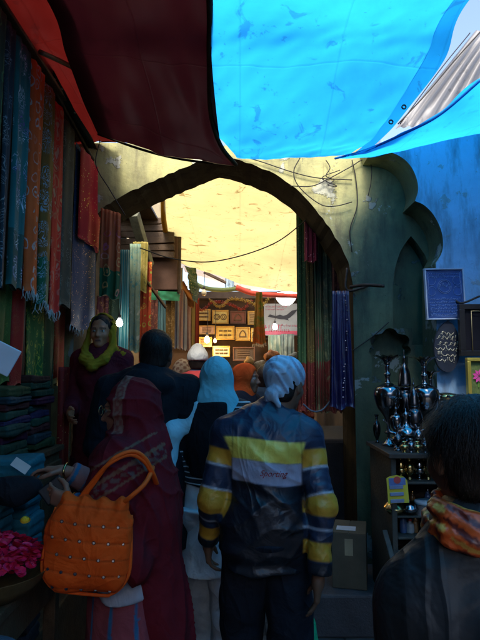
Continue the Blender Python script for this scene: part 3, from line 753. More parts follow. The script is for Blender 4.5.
# ================================================================ left shop: hanging cloths
rail=tube('cloth_rail',[V3(-1.12,.8,3.28),P(10,-2,2.62),P(52,85,3.15),P(93,160,3.86)],.014,M_iron); tag(rail,'iron rail holding the upper row of cloths','rail')
ev=boxo('eave_board',(-1.32,-.04,3.315),(.44,7.9,.02),M_wood,bev=.003); tag(ev,'dark wooden eave board above the upper row of cloths','eave')
tm=textile((.015,.03,.018),(.30,.36,.30),(.10,.30,.12),2,scale=.8)
tr=sheet('patterned_trim',[[P(5,-30,2.5),P(14,-30,2.5)],[P(12,0,2.6),P(21,0,2.6)],[P(50,80,3.13),P(60,82,3.13)],[P(86,148,3.75),P(98,150,3.75)]],tm,None,6,60,.006,6,3); tag(tr,'black and pale green patterned trim above the hanging cloths','trim')
YU=lambda px: 1.12*540/(240-px)
up=[ # px0,px1, bottom py(at mid), base,motif,accent,kind,label
 (-26,-8,275,(.02,.05,.03),(.1,.3,.1),(.2,.2,.1),1,'very dark green cloth at the extreme left of the upper row',None),
 (-8,2,286,(.02,.03,.04),(.15,.2,.25),(.2,.2,.2),4,'black narrow cloth at the left edge of the frame',None),
 (3,19,288,(.012,.12,.12),(.6,.7,.75),(.14,.04,.3),4,'teal cloth with white scrollwork and purple top, upper row',(.28,(.01,.07,.06))),
 (21,35,291,(.70,.085,.012),(.5,.36,.36),(.5,.25,.2),0,'rust orange cloth with pale pink paisleys, upper row',None),
 (36,46,304,(.20,.085,.012),(.35,.35,.4),(.2,.3,.35),4,'olive brown cloth with pale embroidery ending in green, upper row',(.26,(.01,.10,.04))),
 (47,56,312,(.62,.02,.012),(.5,.16,.12),(.5,.2,.1),1,'narrow crimson cloth with a white fringe, upper row',None),
 (57,67,306,(.06,.055,.04),(.12,.13,.11),(.15,.15,.12),4,'grey green plain cloth between crimson and navy ones',None),
 (69,94,330,(.012,.04,.10),(.75,.42,.08),(.8,.55,.2),2,'navy cloth thick with gold sequins and a red top, upper row',None)]
for i,(a,b,yb,c,mo,ac,k,lab,bd) in enumerate(up):
    ya,yb_=YU(a),YU(b)
    A=V3(-1.12,ya,3.2-.0*i); B=V3(-1.12,yb_-.0,3.2)
    # rail height there
    zt=1.6+(370-(a+b)/2*1.88+0)/540*(ya+yb_)/2 if a>0 else 3.3
    zt=min(3.27,zt); A.z=B.z=zt
    ym=(ya+yb_)/2; zb=1.6+(370-yb)/540*ym
    f_=lambda q,g=.6:tuple(x*g for x in q)
    mat=textile(f_(c,1.25),f_(mo,1.15),f_(ac,1.1),k,gold=.8 if k==2 else 0,border=bd,scale=1.9 if k==2 else 1.25)
    o=drape('hanging_cloth',A,B,zt-zb,mat,lab,'cloth',folds=.7 if b-a<12 else 1.1,amp=.010,fringe=.05 if i in (3,4,5,7) else None,seed=i+1,group='cloths hanging on the left shop front')
    if i==7:
        drape('red_panel',V3(-1.085,ya+.03,zt-.02),V3(-1.085,yb_-.03,zt-.02),.62,textile((.55,.014,.02),(.75,.45,.05),(.8,.6,.2),2,gold=.8,scale=1.2),parent=None,label=None,folds=2,amp=.012,seed=40).name='red_panel'
        rp=bpy.data.objects['red_panel']; rp.parent=o; rp.location=rp.location-o.location
lo=[(-8,9,383,(.05,.10,.015),(.12,.17,.03),'dark olive cloth in the lower row, leftmost'),
 (10,23,385,(.45,.018,.010),(.4,.05,.02),'dull red cloth in the lower row beside olive cloth'),
 (24,42,387,(.02,.12,.025),(.4,.35,.04),'green cloth with yellow flower medallions, lower row'),
 (43,52,384,(.05,.06,.015),(.1,.1,.03),'mossy green narrow cloth in the lower row'),
 (53,64,384,(.45,.04,.01),(.4,.12,.02),'brick red cloth at the right end of the lower row')]
rail2=tube('cloth_rail',[V3(-1.2,.8,2.2),V3(-1.2,3.6,2.15)],.012,M_iron); tag(rail2,'lower iron rail behind the upper cloths','rail')
for i,(a,b,yb,c,mo,lab) in enumerate(lo):
    ya,yb_=1.2*540/(240-a),1.2*540/(240-b); ym=(ya+yb_)/2; zb=1.6+(370-yb)/540*ym
    drape('hanging_cloth',V3(-1.2,ya,2.17),V3(-1.2,yb_,2.17),2.17-zb,textile(c,mo,mo,1 if i in (2,) else 4,scale=1.6,border=(.035,(.6,.42,.15)) if i in(2,4) else None),lab,'cloth',folds=.9,amp=.009,fringe=.03 if i==2 else None,seed=20+i,group='cloths hanging on the left shop front')
drape('hanging_cloth',V3(-1.14,3.42,1.62),V3(-1.14,3.62,1.62),.75,textile((.30,.02,.015),(.75,.35,.1),(.8,.5,.2),2,gold=.6,scale=1.4),'narrow red cloth with gold flecks beside the folded stack','cloth',folds=1.3,amp=.012,seed=31)
drape('hanging_cloth',P(101,208,3.86),P(121,214,3.9),.64,textile((.46,.11,.035),(.45,.10,.20),(.55,.3,.1),0,border=(.2,(.02,.10,.04)),scale=1.2),'orange and pink cloth with green lower end hanging before the arch','cloth',folds=2.2,amp=.015,fringe=None,seed=33)
# folded stacks
def fold_stack(x0,x1,y0,y1,z0,cols,lab,zs=.042,seed=0):
    rs=random.Random(seed)
    t=thing('folded_cloth_stack',lab,'cloth stack',((x0+x1)/2,(y0+y1)/2,z0))
    z=0
    for i,c in enumerate(cols):
        h=zs*rs.uniform(.8,1.25); sx=(x1-x0)*rs.uniform(.9,1); sy=(y1-y0)*rs.uniform(.93,1)
        def f(p,sx=sx,sy=sy,h=h,i=i):
            q=np.abs(p)-np.array([sx/2,sy/2,h/2])+.007
            d=np.linalg.norm(np.maximum(q,0),axis=1)+np.minimum(q.max(1),0)-.006
            lay=.0025*np.cos(p[:,2]/h*6.28*2.5)
            return d+wr(p,i+seed,11,.008)+lay
        V,F=surfnet(f,(-sx/2-.04,-sy/2-.04,-h/2-.03),(sx/2+.04,sy/2+.04,h/2+.03),.008)
        o=mesh_obj('folded_cloth',V,F,vcol_cloth('folded_cloth',.75,.25),t,vc=np.tile(np.array(c),(len(V),1)))
        o.location=(rs.uniform(-.015,.015),rs.uniform(-.015,.015),z+h/2); z+=h*.93
    return t,z
dk=[(.02,.05,.03),(.015,.04,.025),(.05,.01,.03),(.02,.05,.04),(.03,.02,.06),(.02,.06,.04),(.08,.02,.02),(.02,.04,.05),(.03,.05,.02)]
cb=thing('display_cabinet','dark wooden cupboard carrying the folded cloth stacks','cabinet',(-1.21,2.98,.4)); boxo('carcass',(0,0,.36),(.24,.68,.72),M_wood,cb); boxo('top_board',(.0,0,.735),(.28,.74,.03),M_wood,cb)
for k in (-1,1): boxo('door',(.13,.17*k,.36),(.02,.32,.62),M_wood,cb)
fold_stack(-1.35,-1.12,2.64,2.95,1.155,dk,'stack of dark green and plum folded cloths, nearer the frame edge',.043,1)
fold_stack(-1.35,-1.12,2.99,3.28,1.155,dk[::-1]+[(.05,.02,.015)],'stack of dark folded cloths beside the gold flecked cloth',.040,5)
# stall table with petals, teal cloth, bag, hanging white tag
tb=thing('stall_table','low wooden stall table holding rose petals at left','table',(-1.02,1.9,0))
boxo('tabletop',(0,0,.83),(.56,.95,.035),M_wood,tb)
for sx in(-1,1):
    for sy in(-1,1): boxo('leg',(.24*sx,.43*sy,.405),(.05,.05,.81),M_wood,tb)
boxo('apron',(.255,0,.75),(.02,.8,.12),M_wood,tb)
# teal pile
t_,z_=fold_stack(-1.33,-.90,2.40,2.58,.4,[(.03,.03,.04)]*6+[(.02,.13,.16)]*6,'tall pile of folded teal cloth behind the outstretched hand',.075,9)
t_,z_=fold_stack(-1.29,-.93,2.12,2.34,.85,[(.02,.09,.11)]*3,'low pile of folded teal cloth under the black bag',.066,19)
def blob(name,f,lo,hi,h,mat,c,label=None,cat=None,loc=None,parent=None):
    V,F=surfnet(f,lo,hi,h); o=mesh_obj(name,V,F,mat,parent,vc=np.tile(np.array(c),(len(V),1)),loc=loc)
    if label: tag(o,label,cat)
    return o
blob('shoulder_bag',lambda p: smin(cap(p,(-.15,0,0),(.04,.0,.0),.055,.045),cap(p,(.04,.0,.0),(.10,.0,.02),.042,.035),.04)+wr(p,4,22,.012),(-.28,-.12,-.1),(.25,.15,.12),.01,vcol_cloth('black_cloth',.8,.4),(.012,.012,.016),'crumpled black cloth bag lying on the teal pile','bag',P(6,492,2.22))
# petals basket
bk=thing('petal_basket','shallow basket heaped with crimson rose petals','basket',(P(12,540,1.95).x-.05,1.9,.85))
v,f=lathe_data([(.13,0),(.17,.04),(.19,.075),(.195,.08),(.18,.07),(.12,.02)],32); mesh_obj('basket_tray',v,f,simple('cane',(.12,.08,.03),.7,0,.3,30),bk)
V=[];F=[];C=[]
for i in range(560):
    r=.175*math.sqrt(random.random()); a=random.uniform(0,6.283); z=.07+.11*math.sqrt(max(0,1-(r/.18)**2))*random.uniform(.75,1.05)
    c=Vector((r*math.cos(a),r*math.sin(a),z)); nrm=Vector((c.x*2.2+random.uniform(-.5,.5),c.y*2.2+random.uniform(-.5,.5),.6+random.random())).normalized()
    q=nrm.to_track_quat('Z','Y'); s=random.uniform(.013,.022); o=len(V); cc=random.choice([(.60,.008,.05),(.68,.015,.07),(.45,.005,.03),(.75,.03,.11)])
    for j in range(3):
        for k in range(7):
            rr=s*(j+.25)/2.25; ang=6.283*k/7; V.append(c+q@Vector((rr*math.cos(ang),rr*math.sin(ang)*.8,rr*rr*18-.3*rr*math.cos(ang)))); C.append(cc)
    for j in range(2):
        for k in range(7): F.append([o+j*7+k,o+j*7+(k+1)%7,o+(j+1)*7+(k+1)%7,o+(j+1)*7+k])
    F.append([o+k for k in range(7)])
pet=mesh_obj('rose_petals',V,F,vcol_cloth('petal',.45,.1),None,vc=np.array(C),loc=bk.location); tag(pet,'heap of crimson rose petals filling the basket','petals',kind='stuff')
mar=[]
V=[];F=[]
for i in range(90):
    n_=Vector((random.gauss(0,1),random.gauss(0,1),abs(random.gauss(0,1)))).normalized(); q=n_.to_track_quat('Z','Y'); c=n_*.013; o=len(V)
    V+= [c+q@Vector(x) for x in ((-.003,-.002,0),(.003,-.002,0),(.004,.004,.004),(0,.006,.005),(-.004,.004,.004))]; F.append([o,o+1,o+2,o+3,o+4])
mg=mesh_obj('marigold',V,F,simple('marigold_yellow',(.75,.5,.03),.6),None,False,loc=P(25,522,1.85)); tag(mg,'single yellow marigold on the rose petals','flower')
# rounded grey sack in the corner
blob('sack',lambda p: smin(ell(p,(0,0,.1),(.15,.15,.2)),ell(p,(.0,.0,.27),(.10,.10,.09)),.08)+wr(p,8,13,.016),(-.22,-.22,-.12),(.22,.22,.42),.012,vcol_cloth('canvas',.85,.4),(.06,.075,.095),'blue grey cloth sack at the lower left corner','sack',(P(3,590,1.6).x-.02,1.55,.5))
sk=bpy.data.objects['sack']; 
stl=thing('wooden_stool','small dark stool under the grey sack','stool',(sk.location.x,1.55,0)); boxo('seat',(0,0,.36),(.3,.3,.03),M_wood,stl)
for sx in(-1,1):
    for sy in(-1,1): boxo('leg',(.12*sx,.12*sy,.172),(.035,.035,.345),M_wood,stl)
# white paper bag / tag at left edge
pb=boxo('paper_sign',P(0,357,1.9),(.11,.012,.10),simple('white_card',(.7,.73,.78),.6,0,.05),rot=Matrix.Rotation(R(28),3,'Y')@Matrix.Rotation(R(12),3,'Z'),bev=.003); tag(pb,'tilted white card hanging at the left frame edge','card')
tube('string',[P(0,357,1.9)+V3(0,0,.055),P(-14,300,2.0),V3(-1.12,2.05,3.0)],.0015,M_wire,pb)
# ================================================================ arch interior, far lane
def hung(x0,x1,y0,y1,Y,mat,lab,folds=3,amp=.02,seed=0,fr=None,cat='cloth',nm='hanging_cloth',taper=1,group=None,Y2=None):
    a=P(x0,y0,Y); b=P(x1,y0,Y2 or Y); b.z=a.z; zb=P((x0+x1)/2,y1,Y).z
    return drape(nm,a,b,a.z-zb,mat,lab,cat,folds=folds,amp=amp,seed=seed,fringe=fr,taper=taper,group=group)
hung(120,130,250,374,4.7,textile((.02,.16,.17),(.2,.3,.25),(.1,.2,.2),3,scale=2),'teal narrow cloth just past the orange and pink one',2,.015,50)
hung(130,141,244,352,5.0,textile((.22,.30,.20),(.06,.2,.2),(.4,.4,.3),1,scale=1.6),'pale sea green printed cloth past the teal one',2,.015,51)
hung(140,152,262,362,5.3,textile((.50,.07,.02),(.7,.35,.05),(.3,.35,.05),0,scale=1.5),'bright orange red cloth hanging inside the lane at left',2,.015,52)
hung(133,148,242,292,5.2,textile((.30,.24,.05),(.1,.1,.02),(.4,.3,.1),1,scale=2),'mustard cloth bunched over the orange red one',2,.02,53)
hung(97,109,296,376,4.7,textile((.06,.01,.015),(.2,.08,.03),(.2,.1,.03),1,scale=1.5),'deep maroon cloth below the orange and pink cloth',1.2,.012,54)
hung(109,120,292,376,4.75,textile((.015,.035,.02),(.12,.14,.05),(.1,.1,.05),4,scale=1.5),'blackish green cloth beside the lit white bulb',1.2,.012,55)
# lane left structure
hb=thing('timber_balcony','weathered timber balcony frame inside the arch at left',"balcony",(0,0,0))
def beam(a,b,w,mat,par,nm='beam'):
    a=Vector(a);b=Vector(b); d=b-a; q=d.to_track_quat('Z','Y').to_matrix()
    bm=bmesh.new(); box(bm,(a+b)/2,(w[0],w[1],d.length),q,.006); return bmo(nm,bm,mat,par)
beam(P(134,214,5.2),P(149,266,5.6),(.09,.09),M_palewood,hb,'post')
beam(P(125,252,5.0),P(166,308,5.5),(.025,.025),M_wood,hb,'pole')
boxo('shutter',P(160,264,6.3),(.42,.05,.62),simple('brown_shutter',(.12,.065,.045),.8,0,.3,8),hb)
boxo('shutter_frame',P(160,264,6.34),(.5,.05,.7),M_wood,hb)
for k in range(6): boxo('plank',P(140,222+6.5*k,6.2),(.8,.04+.01*(k%2),.07),M_wood,hb,Matrix.Rotation(R(-3+2*(k%3)),3,'Y'))
aw2=sheet('valance',[[P(140,290,5.4),P(160,291,5.9),P(180,292,6.4)],[P(140,300,5.38),P(160,300,5.88),P(180,301,6.38)]],simple('green_valance',(.03,.28,.17),.7),None,24,6,.012,7,4); tag(aw2,'short green cloth valance under the timber balcony','valance')
bay=boxo('plaster_bay',(P(120,250,7.4).x-.35,7.4,3.45),(2.3,.3,2.5),plaster('tan_plaster',(.34,.28,.17),(.22,.18,.11),(.4,.38,.3),(.12,.09,.05)),bev=.01); tag(bay,'tan plastered upper bay of the house left of the yellow tarp','building')
for i,(x0,x1,y0,y1,Y,c1,c2,k,lab) in enumerate([(150,158,290,352,5.8,(.10,.03,.02),(.3,.1,.05),1,'dark brown red cloth deep in the lane at left'),(158,166,296,350,6.2,(.02,.05,.06),(.1,.2,.2),3,'dark teal striped cloth deep in the lane at left'),(166,175,292,348,6.5,(.20,.10,.02),(.4,.25,.1),1,'ochre printed cloth just left of the striped scarves')]):
    hung(x0,x1,y0,y1,Y,textile(c1,c2,c2,k,scale=2.5),lab,1.5,.015,150+i)
tin=boxo('sun_blocker_board',(-1.22,6.6,3.36),(.52,2.6,.03),M_wood,bev=.003); tag(tin,'dark flat awning over the house side left of the yellow tarp','awning')  # added to stop sun falling through the gap beside the yellow tarp
# scarves on the left stall
sc_c=[((.45,.42,.4),(.15,.2,.4)),((.5,.05,.05),(.8,.7,.6)),((.10,.12,.35),(.7,.7,.7)),((.65,.6,.55),(.5,.1,.1)),((.35,.22,.05),(.6,.45,.2)),((.30,.02,.03),(.5,.1,.05))]
nm_c=['grey scarf, leftmost of the striped row by the far stall','red and cream striped scarf in the far row','navy and white striped scarf in the far row','pale pink striped scarf in the far row','tan scarf near the right of the far row','deep red scarf at the right end of the far row']
for i,(a,b) in enumerate(sc_c):
    hung(175+i*4,179.4+i*4,278+i*4,348+i,6.8+i*.22,textile(a,b,b,3,scale=4.5),nm_c[i],1.2,.012,60+i,group='striped scarves by the far stall')
hung(172,183,268,288,6.7,textile((.45,.35,.22),(.3,.15,.05),(.5,.45,.35),3,scale=3),'beige striped bunting bundle tied at the corner of yellow tarp',2,.03,70)
sh=sheet('orange_banner',[[P(179,282,6.9),P(184,281,6.9)],[P(186,296,6.95),P(193,300,6.95)],[P(188,306,7),P(193,309,7)]],simple('orange_cloth',(.6,.22,.06),.7),None,10,20,.01,2,3); tag(sh,'slanting orange cloth strip beside the striped scarves','banner')
sh=sheet('checked_cloth',[[P(184,265,7.2),P(196,268,7.6)],[P(190,285,7.2),P(199,290,7.6)],[P(194,300,7.25),P(199,304,7.6)]],textile((.03,.07,.03),(.3,.3,.15),(.25,.2,.1),0,scale=3),None,12,20,.02,2,3); tag(sh,'dark green patterned cloth hanging right of the orange banner','cloth')
# canopy at the end
T_can=tarp_mat('floral_canopy',(.72,.66,.60),(.45,.12,.08),.7,dirt=.8)
cn=sheet('canopy',[[P(186,270,8.3),P(215,285,8.3),P(250,288,8.4),P(285,293,8.5),P(315,296,8.6)],[P(180,262,9.0),P(215,270,9.0),P(250,276,9.1),P(285,282,9.2),P(315,285,9.2)],[P(180,252,9.7),P(215,258,9.8),P(250,262,9.8),P(285,266,9.8),P(315,266,9.8)]],T_can,None,40,20,.03,2,31); tag(cn,'off white floral canopy above the end shop','canopy')
tube('green_edging',[P(192,282,8.25),P(205,288,8.25),P(222,290,8.25),P(236,289,8.25),P(250,291,8.3)],.035,simple('edge_green',(.08,.10,.03),.8),cn)
tube('red_edging',[P(236,287,8.22),P(252,293,8.25),P(275,295,8.3),P(300,296,8.4)],.04,simple('edge_red',(.35,.04,.02),.8),cn)
beam(P(204,272,8.1),P(245,292,8.4),(.04,.04),M_wood,cn,'pole')
hung(225,234,270,287,8.25,textile((.3,.4,.45),(.5,.5,.5),(.2,.3,.4),0,scale=3),'pale blue grey rag hung over the floral canopy edge',2,.02,77)
# glowing bowl added in place of a bright white patch of unknown source
lp=thing('glowing_bowl','large glowing white bowl lamp high under the yellow tarp corner','lamp',P(286,293,8.5))
v,f=lathe_data(smoothprof([(.002,-.20),(.07,-.185),(.13,-.13),(.165,-.06),(.18,0)],20),32); mesh_obj('lamp_shade',v,f,emit('bowl_glow',(1,.97,.88),3.5),lp)
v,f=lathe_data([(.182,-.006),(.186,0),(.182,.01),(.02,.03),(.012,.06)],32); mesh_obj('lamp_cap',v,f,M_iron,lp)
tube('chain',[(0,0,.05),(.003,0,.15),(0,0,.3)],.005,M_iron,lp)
# framed pictures
gold=simple('gilt_frame',(.5,.28,.06),.35,.6,.2,40)
def framed(x0,x1,y0,y1,Y,pic,lab,parts=None,fm=None,tilt=0):
    c=P((x0+x1)/2,(y0+y1)/2,Y); w=(x1-x0)*Y/FPX; h=(y1-y0)*Y/FPX; t=.1*min(w,h)
    o=thing('framed_picture',lab,'picture',c,0,'framed pictures on the end shop'); 
    bm=bmesh.new()
    for (cx,cz,sx,sz) in ((0,h/2-t/2,w,t),(0,-h/2+t/2,w,t),(-w/2+t/2,0,t,h-2*t-.002),(w/2-t/2,0,t,h-2*t-.002)): box(bm,(cx,0,cz),(sx,.03,sz),None,.004)
    bmo('frame',bm,fm or gold,o); boxo('picture',(0,.006,0),(w-2*t,.01,h-2*t),simple('paper_%s'%str(pic),pic,.35,0,.25,30),o,bev=0)
    D=[]
    ink=simple('picture_ink',(.09,.05,.02),.6)
    if parts=='rings':
        for cx in (-w*.2,w*.2):
            D.append(tube_data([(cx+h*.2*math.cos(a*.5236),-.002,h*.2*math.sin(a*.5236)) for a in range(13)],.008,40,6)); D.append(tube_data([(cx+h*.1*math.cos(a*.5236),-.002,h*.1*math.sin(a*.5236)) for a in range(13)],.006,40,6))
    elif parts=='blocks':
        for i in range(3):
            for j in range(2): D.append(tube_data([((i-1)*w*.24-.03,-.002,(j-.5)*h*.3),((i-1)*w*.24+.03,-.002,(j-.5)*h*.3)],.013,4,6))
    elif parts=='dome':
        D.append(tube_data([(-w*.22,-.002,-h*.2),(-w*.18,-.002,h*.05),(0,-.002,h*.24),(w*.18,-.002,h*.05),(w*.22,-.002,-h*.2)],.01,30,6)); D.append(tube_data([(-w*.25,-.002,-h*.2),(w*.25,-.002,-h*.2)],.012,6,6))
    elif parts=='lines':
        for j in range(4): D.append(tube_data([(-w*.3,-.002,h*(.22-.15*j)),(w*.28,-.002,h*(.22-.15*j)+.004)],.006,8,6))
    if D: multi('motif',D,ink,o)
    return o
FY=9.42
framed(195.5,210.5,309,321,FY,(.45,.33,.12),'gilt frame with three small panels, top left of the picture rows','blocks')
framed(212,228.5,310,324,FY,(.55,.42,.13),'gilt frame with two round medallions, top row','rings')
framed(230,246,311,324,FY,(.14,.05,.03),'dark red framed picture with a dome, top row right','dome',simple('dark_frame',(.09,.04,.02),.5))
framed(199,215,325.5,334.5,FY-.22,(.5,.32,.22),'pinkish framed print at the left of the middle row','lines')
framed(216,234.5,326,340,FY-.22,(.58,.42,.10),'yellow framed print with six blocks, middle row','blocks')
framed(235.5,250,327,341,FY-.22,(.42,.28,.08),'brownish framed print at the right of the middle row','dome')
framed(198,212,337,347,FY-.5,(.40,.22,.08),'small framed print behind the warm bulb','lines')
framed(212.5,230,346,357,FY-.5,(.32,.36,.26),'greenish framed print in the lowest row','blocks')
framed(233,255,347,361,FY-.5,(.07,.05,.035),'large dark framed print in the lowest row','lines',simple('dark_frame',(.09,.04,.02),.5))
framed(247.5,260,311,325,FY,(.30,.20,.08),'narrow gilt frame at the right end of the top row','lines')
framed(180,193.5,312,323,FY,(.34,.24,.10),'gilt frame half behind the striped scarves','blocks')
framed(251,262,328,342,FY-.22,(.40,.30,.12),'yellowish frame behind the scarf bundle','rings')
framed(185,197,327,337,FY-.22,(.30,.15,.06),'small brown frame low behind the striped scarves','lines')
for i,(px,py,Y,col_,lab) in enumerate([(222,303,9.0,(.22,.03,.015),'red tinsel garland strung above the framed pictures'),(240,300,8.9,(.28,.18,.03),'gold tinsel garland strung across the end shop')]):
    D=[]; pp=spline([P(px-30+10*k,py+4*math.sin(k*1.7)+(3 if k%2 else 0),Y) for k in range(7)],70)
    for p in pp:
        for q in range(5):
            v_=rng.normal(0,1,3); v_/=np.linalg.norm(v_); D.append(tube_data([p,p+v_*.035],.004,2,4))
    o=multi('tinsel_garland',D,simple('tinsel_%d'%i,col_,.35,.5),None); tag(o,lab,'garland')
# poster with bird
ps=thing('bird_poster','pale poster with a soaring dark bird and pink lettering band','poster',P(281,319.5,9.2))
pw,ph=34*9.2/540,32*9.2/540
boxo('sheet',(0,0,0),(pw,.012,ph),simple('poster_paper',(.20,.21,.21),.5,0,.15,6),ps,bev=0)
pink=simple('poster_pink',(.34,.05,.08),.5)
boxo('band',(0,-.008,-ph*.42),(pw*.98,.004,ph*.12),pink,ps,bev=0)
bird=[(-.24,.02),(-.2,.06),(-.1,.03),(-.02,.055),(.04,.035),(.1,.05),(.2,.13),(.3,.15),(.24,.07),(.16,.0),(.12,-.02),(.14,-.05),(.06,-.03),(.0,-.03),(-.08,-.01),(-.15,.0)]
extr([(x*.95-.0,z*.95+.03) for x,z in bird],-.012,-.006,'bird',simple('bird_dark',(.02,.02,.025),.6),ps)
D=[]
for r_,(z,x0,x1,s) in enumerate([(.22,-.26,.1,.012),(.17,-.26,.05,.012),(-.11,.05,.27,.016),(-.125,-.27,.0,.03),(-.19,-.2,.16,.022)]):
    x=x0
    while x<x1:
        w=s*random.uniform(.9,1.6); k=random.randrange(3)
        D.append(tube_data([(x,-.01,z-s),(x,-.01,z+s)],s*.22,3,5))
        if k: D.append(tube_data([(x,-.01,z+(s if k==1 else -s)),(x+w*.7,-.01,z+(s if k==1 else 0))],s*.22,3,5))
        x+=w+s*.5
multi('lettering',D[:0]+D,pink,ps)
hung(268,281,335,357,9.1,textile((.16,.2,.15),(.3,.3,.2),(.1,.15,.1),3,scale=3),'grey green cloth hanging below the bird poster, left one',3,.02,81)
hung(281,294,334,357,9.1,textile((.11,.16,.13),(.25,.25,.2),(.1,.1,.1),3,scale=3),'darker green cloth hanging below the bird poster, right one',3,.02,82)
hung(256,262,292,344,8.0,textile((.25,.25,.07),(.45,.12,.03),(.06,.15,.05),3,scale=5,border=(.25,(.6,.12,.03))),'bundle of green and orange scarves hanging before the poster',2,.03,83,taper=2.2,fr=.05)
# bulbs
def bulb(px,py,Y,c,e,lab,pw,r=.035,drop=.5,wcol=None):
    o=thing('light_bulb',lab,'bulb',P(px,py,Y))
    v,f=lathe_data(smoothprof([(.001,-r*1.1),(r*.7,-r*.85),(r,0),(r*.75,r*.8),(r*.4,r*1.3),(r*.38,r*1.6)],16),16)
    mesh_obj('glass',v,f,emit('bulb_glow_%d'%px,c,e) if e else simple('dim_bulb',(.45,.38,.25),.2),o)
    v,f=lathe_data([(r*.45,r*1.4),(r*.5,r*1.5),(r*.5,r*2.3),(r*.2,r*2.6)],12); mesh_obj('socket',v,f,M_wire,o)
    tube('flex',[(0,0,r*2.5),(.01,0,drop*.5),(0,0,drop)],.004,M_wire,o)
    if pw:
        l=bpy.data.lights.new('bulb_light','POINT'); l.energy=pw; l.color=wcol or c; l.shadow_soft_size=r*1.15
        lo=bpy.data.objects.new('bulb_light',l); col.objects.link(lo); lo.parent=o; lo.location=(0,-.0,0)
        bpy.data.objects[o.children[0].name].visible_shadow=True
        lo.location=(0,-r*2.2,-r*1.2)
    return o
bulb(207,340,8.5,(1,.62,.25),14,'lit warm bulb in front of the framed pictures',11,.045)
bulb(215,341,8.7,(1,.55,.2),9,'small dim amber bulb beside the warm bulb',4,.026)
bulb(275,327,8.8,(.95,1,1),16,'lit white bulb in front of the bird poster',2.5,.04)
bulb(119.5,323,4.5,(.92,1,1),14,'lit white bulb beside the woman in the yellow scarf',.35,.028)
bulb(204,293,8.0,(1,.8,.5),0,'unlit bulb hanging under the floral canopy',0,.04)
# goods heaped before the end shop
for i,(px,py,c,lab) in enumerate([(248,358,(.45,.3,.12),'tan bundle of goods on the end counter, leftmost'),(260,362,(.5,.45,.35),'cream bundle of goods on the end counter'),(272,352,(.55,.25,.12),'orange bundle on the end counter'),(281,358,(.5,.48,.42),'off white cloth bundle on the end counter'),(292,352,(.3,.33,.3),'grey bundle on the end counter'),(302,358,(.35,.25,.2),'brown bundle at the right of the end counter')]):
    Y=8.3; s=.065+.012*(i%3); c=tuple(q*.5 for q in c)
    blob('goods_bundle',lambda p,i=i,s=s: smin(ell(p,(0,0,0),(s*1.2,s,s*.8)),ell(p,(s*.6,0,s*.5),(s*.6,s*.6,s*.5)),.05)+wr(p,i+90,24,.03),(-.25,-.2,-.2),(.27,.2,.22),.016,vcol_cloth('bundle',.8,.5),c,lab,'bundle',P(px,py+4,Y))
    bpy.data.objects[-1 if False else bpy.context.scene.collection.objects[-1].name]['group']='bundles on the end counter'
ct=boxo('goods_counter',(P(275,370,8.3).x,8.3,.74),(1.15,.5,1.48),M_wood); tag(ct,'dark wooden counter under the far goods bundles','counter')
# right inside arch: saris
sar=[(296,306,196,4.75,(.012,.055,.025),(.3,.3,.12),(.2,.2,.07),2,'green sari with gold speckles, leftmost of the right hand row'),
 (305,314,196,4.65,(.04,.035,.01),(.3,.2,.06),(.2,.2,.06),2,'olive and gold sari beside the green one'),
 (313,322,198,4.58,(.008,.03,.015),(.05,.08,.05),(.06,.02,.02),3,'dark green striped sari in the middle of the row'),
 (321,331,205,4.52,(.01,.03,.022),(.05,.08,.05),(.05,.05,.03),1,'blackish green sari near the arch jamb'),
 (331,340,225,4.46,(.035,.008,.008),(.1,.03,.02),(.07,.03,.03),1,'dark maroon sari closest to the arch jamb')]
for i,(a,b,y0,Y,c,mo,ac,k,lab) in enumerate(sar):
    hung(a,b,y0,412,Y,textile(c,mo,ac,k,gold=.7 if k==2 else 0,border=(.42,(.05,.004,.006)),scale=1.6),lab,2,.018,100+i,group='saris hanging inside the right of the arch')
hung(304,318,222,262,4.4,textile((.12,.008,.025),(.5,.4,.4),(.4,.2,.2),2,gold=.8,scale=1.5),'small crimson cloth with white sequins over the green saris',3,.02,110)
rl=tube('cloth_rail',[P(292,193,4.8),P(322,197,4.55),P(345,225,4.42)],.012,M_iron); tag(rl,'iron rail carrying the saris inside the arch','rail')
pc=hung(332,349,291,408,3.86,textile((.02,.014,.075),(.03,.02,.11),(.07,.06,.15),4,rough=.35,scale=2.2,spec=.7),'shiny violet blue cloth tied to the right arch jamb',2.6,.022,111,taper=1.5)
D=[]
for k in range(46):
    t=k/46; p=P(345+2*math.sin(t*5),294+108*t,3.82)
    if random.random()<.5: D.append(lathe_data([(.001,-.007),(.008,0),(.001,.007)],8,None,(p.x-pc.location.x+random.uniform(-.008,.008),p.y-pc.location.y,p.z-pc.location.z)))
multi('sequins',D,simple('silver_sequin',(.3,.3,.36),.3,1),pc,False)
# sagging cord, dark counter inside arch at right
tc=boxo('draped_table',(.86,5.0,.52),(.7,1.1,1.04),simple('black_drape',(.012,.012,.014),.8,0,.3,10,.4,.01),bev=.03); tag(tc,'low table covered in black cloth inside the arch','table')
wire([(303,404),(312,411),(322,410),(331,400),(340,388)],[3.9,3.9,3.9,3.9,3.9],'pale twisted rag strung beside the turbaned man',.006,simple('pale_rag',(.16,.17,.2),.8),'rag')
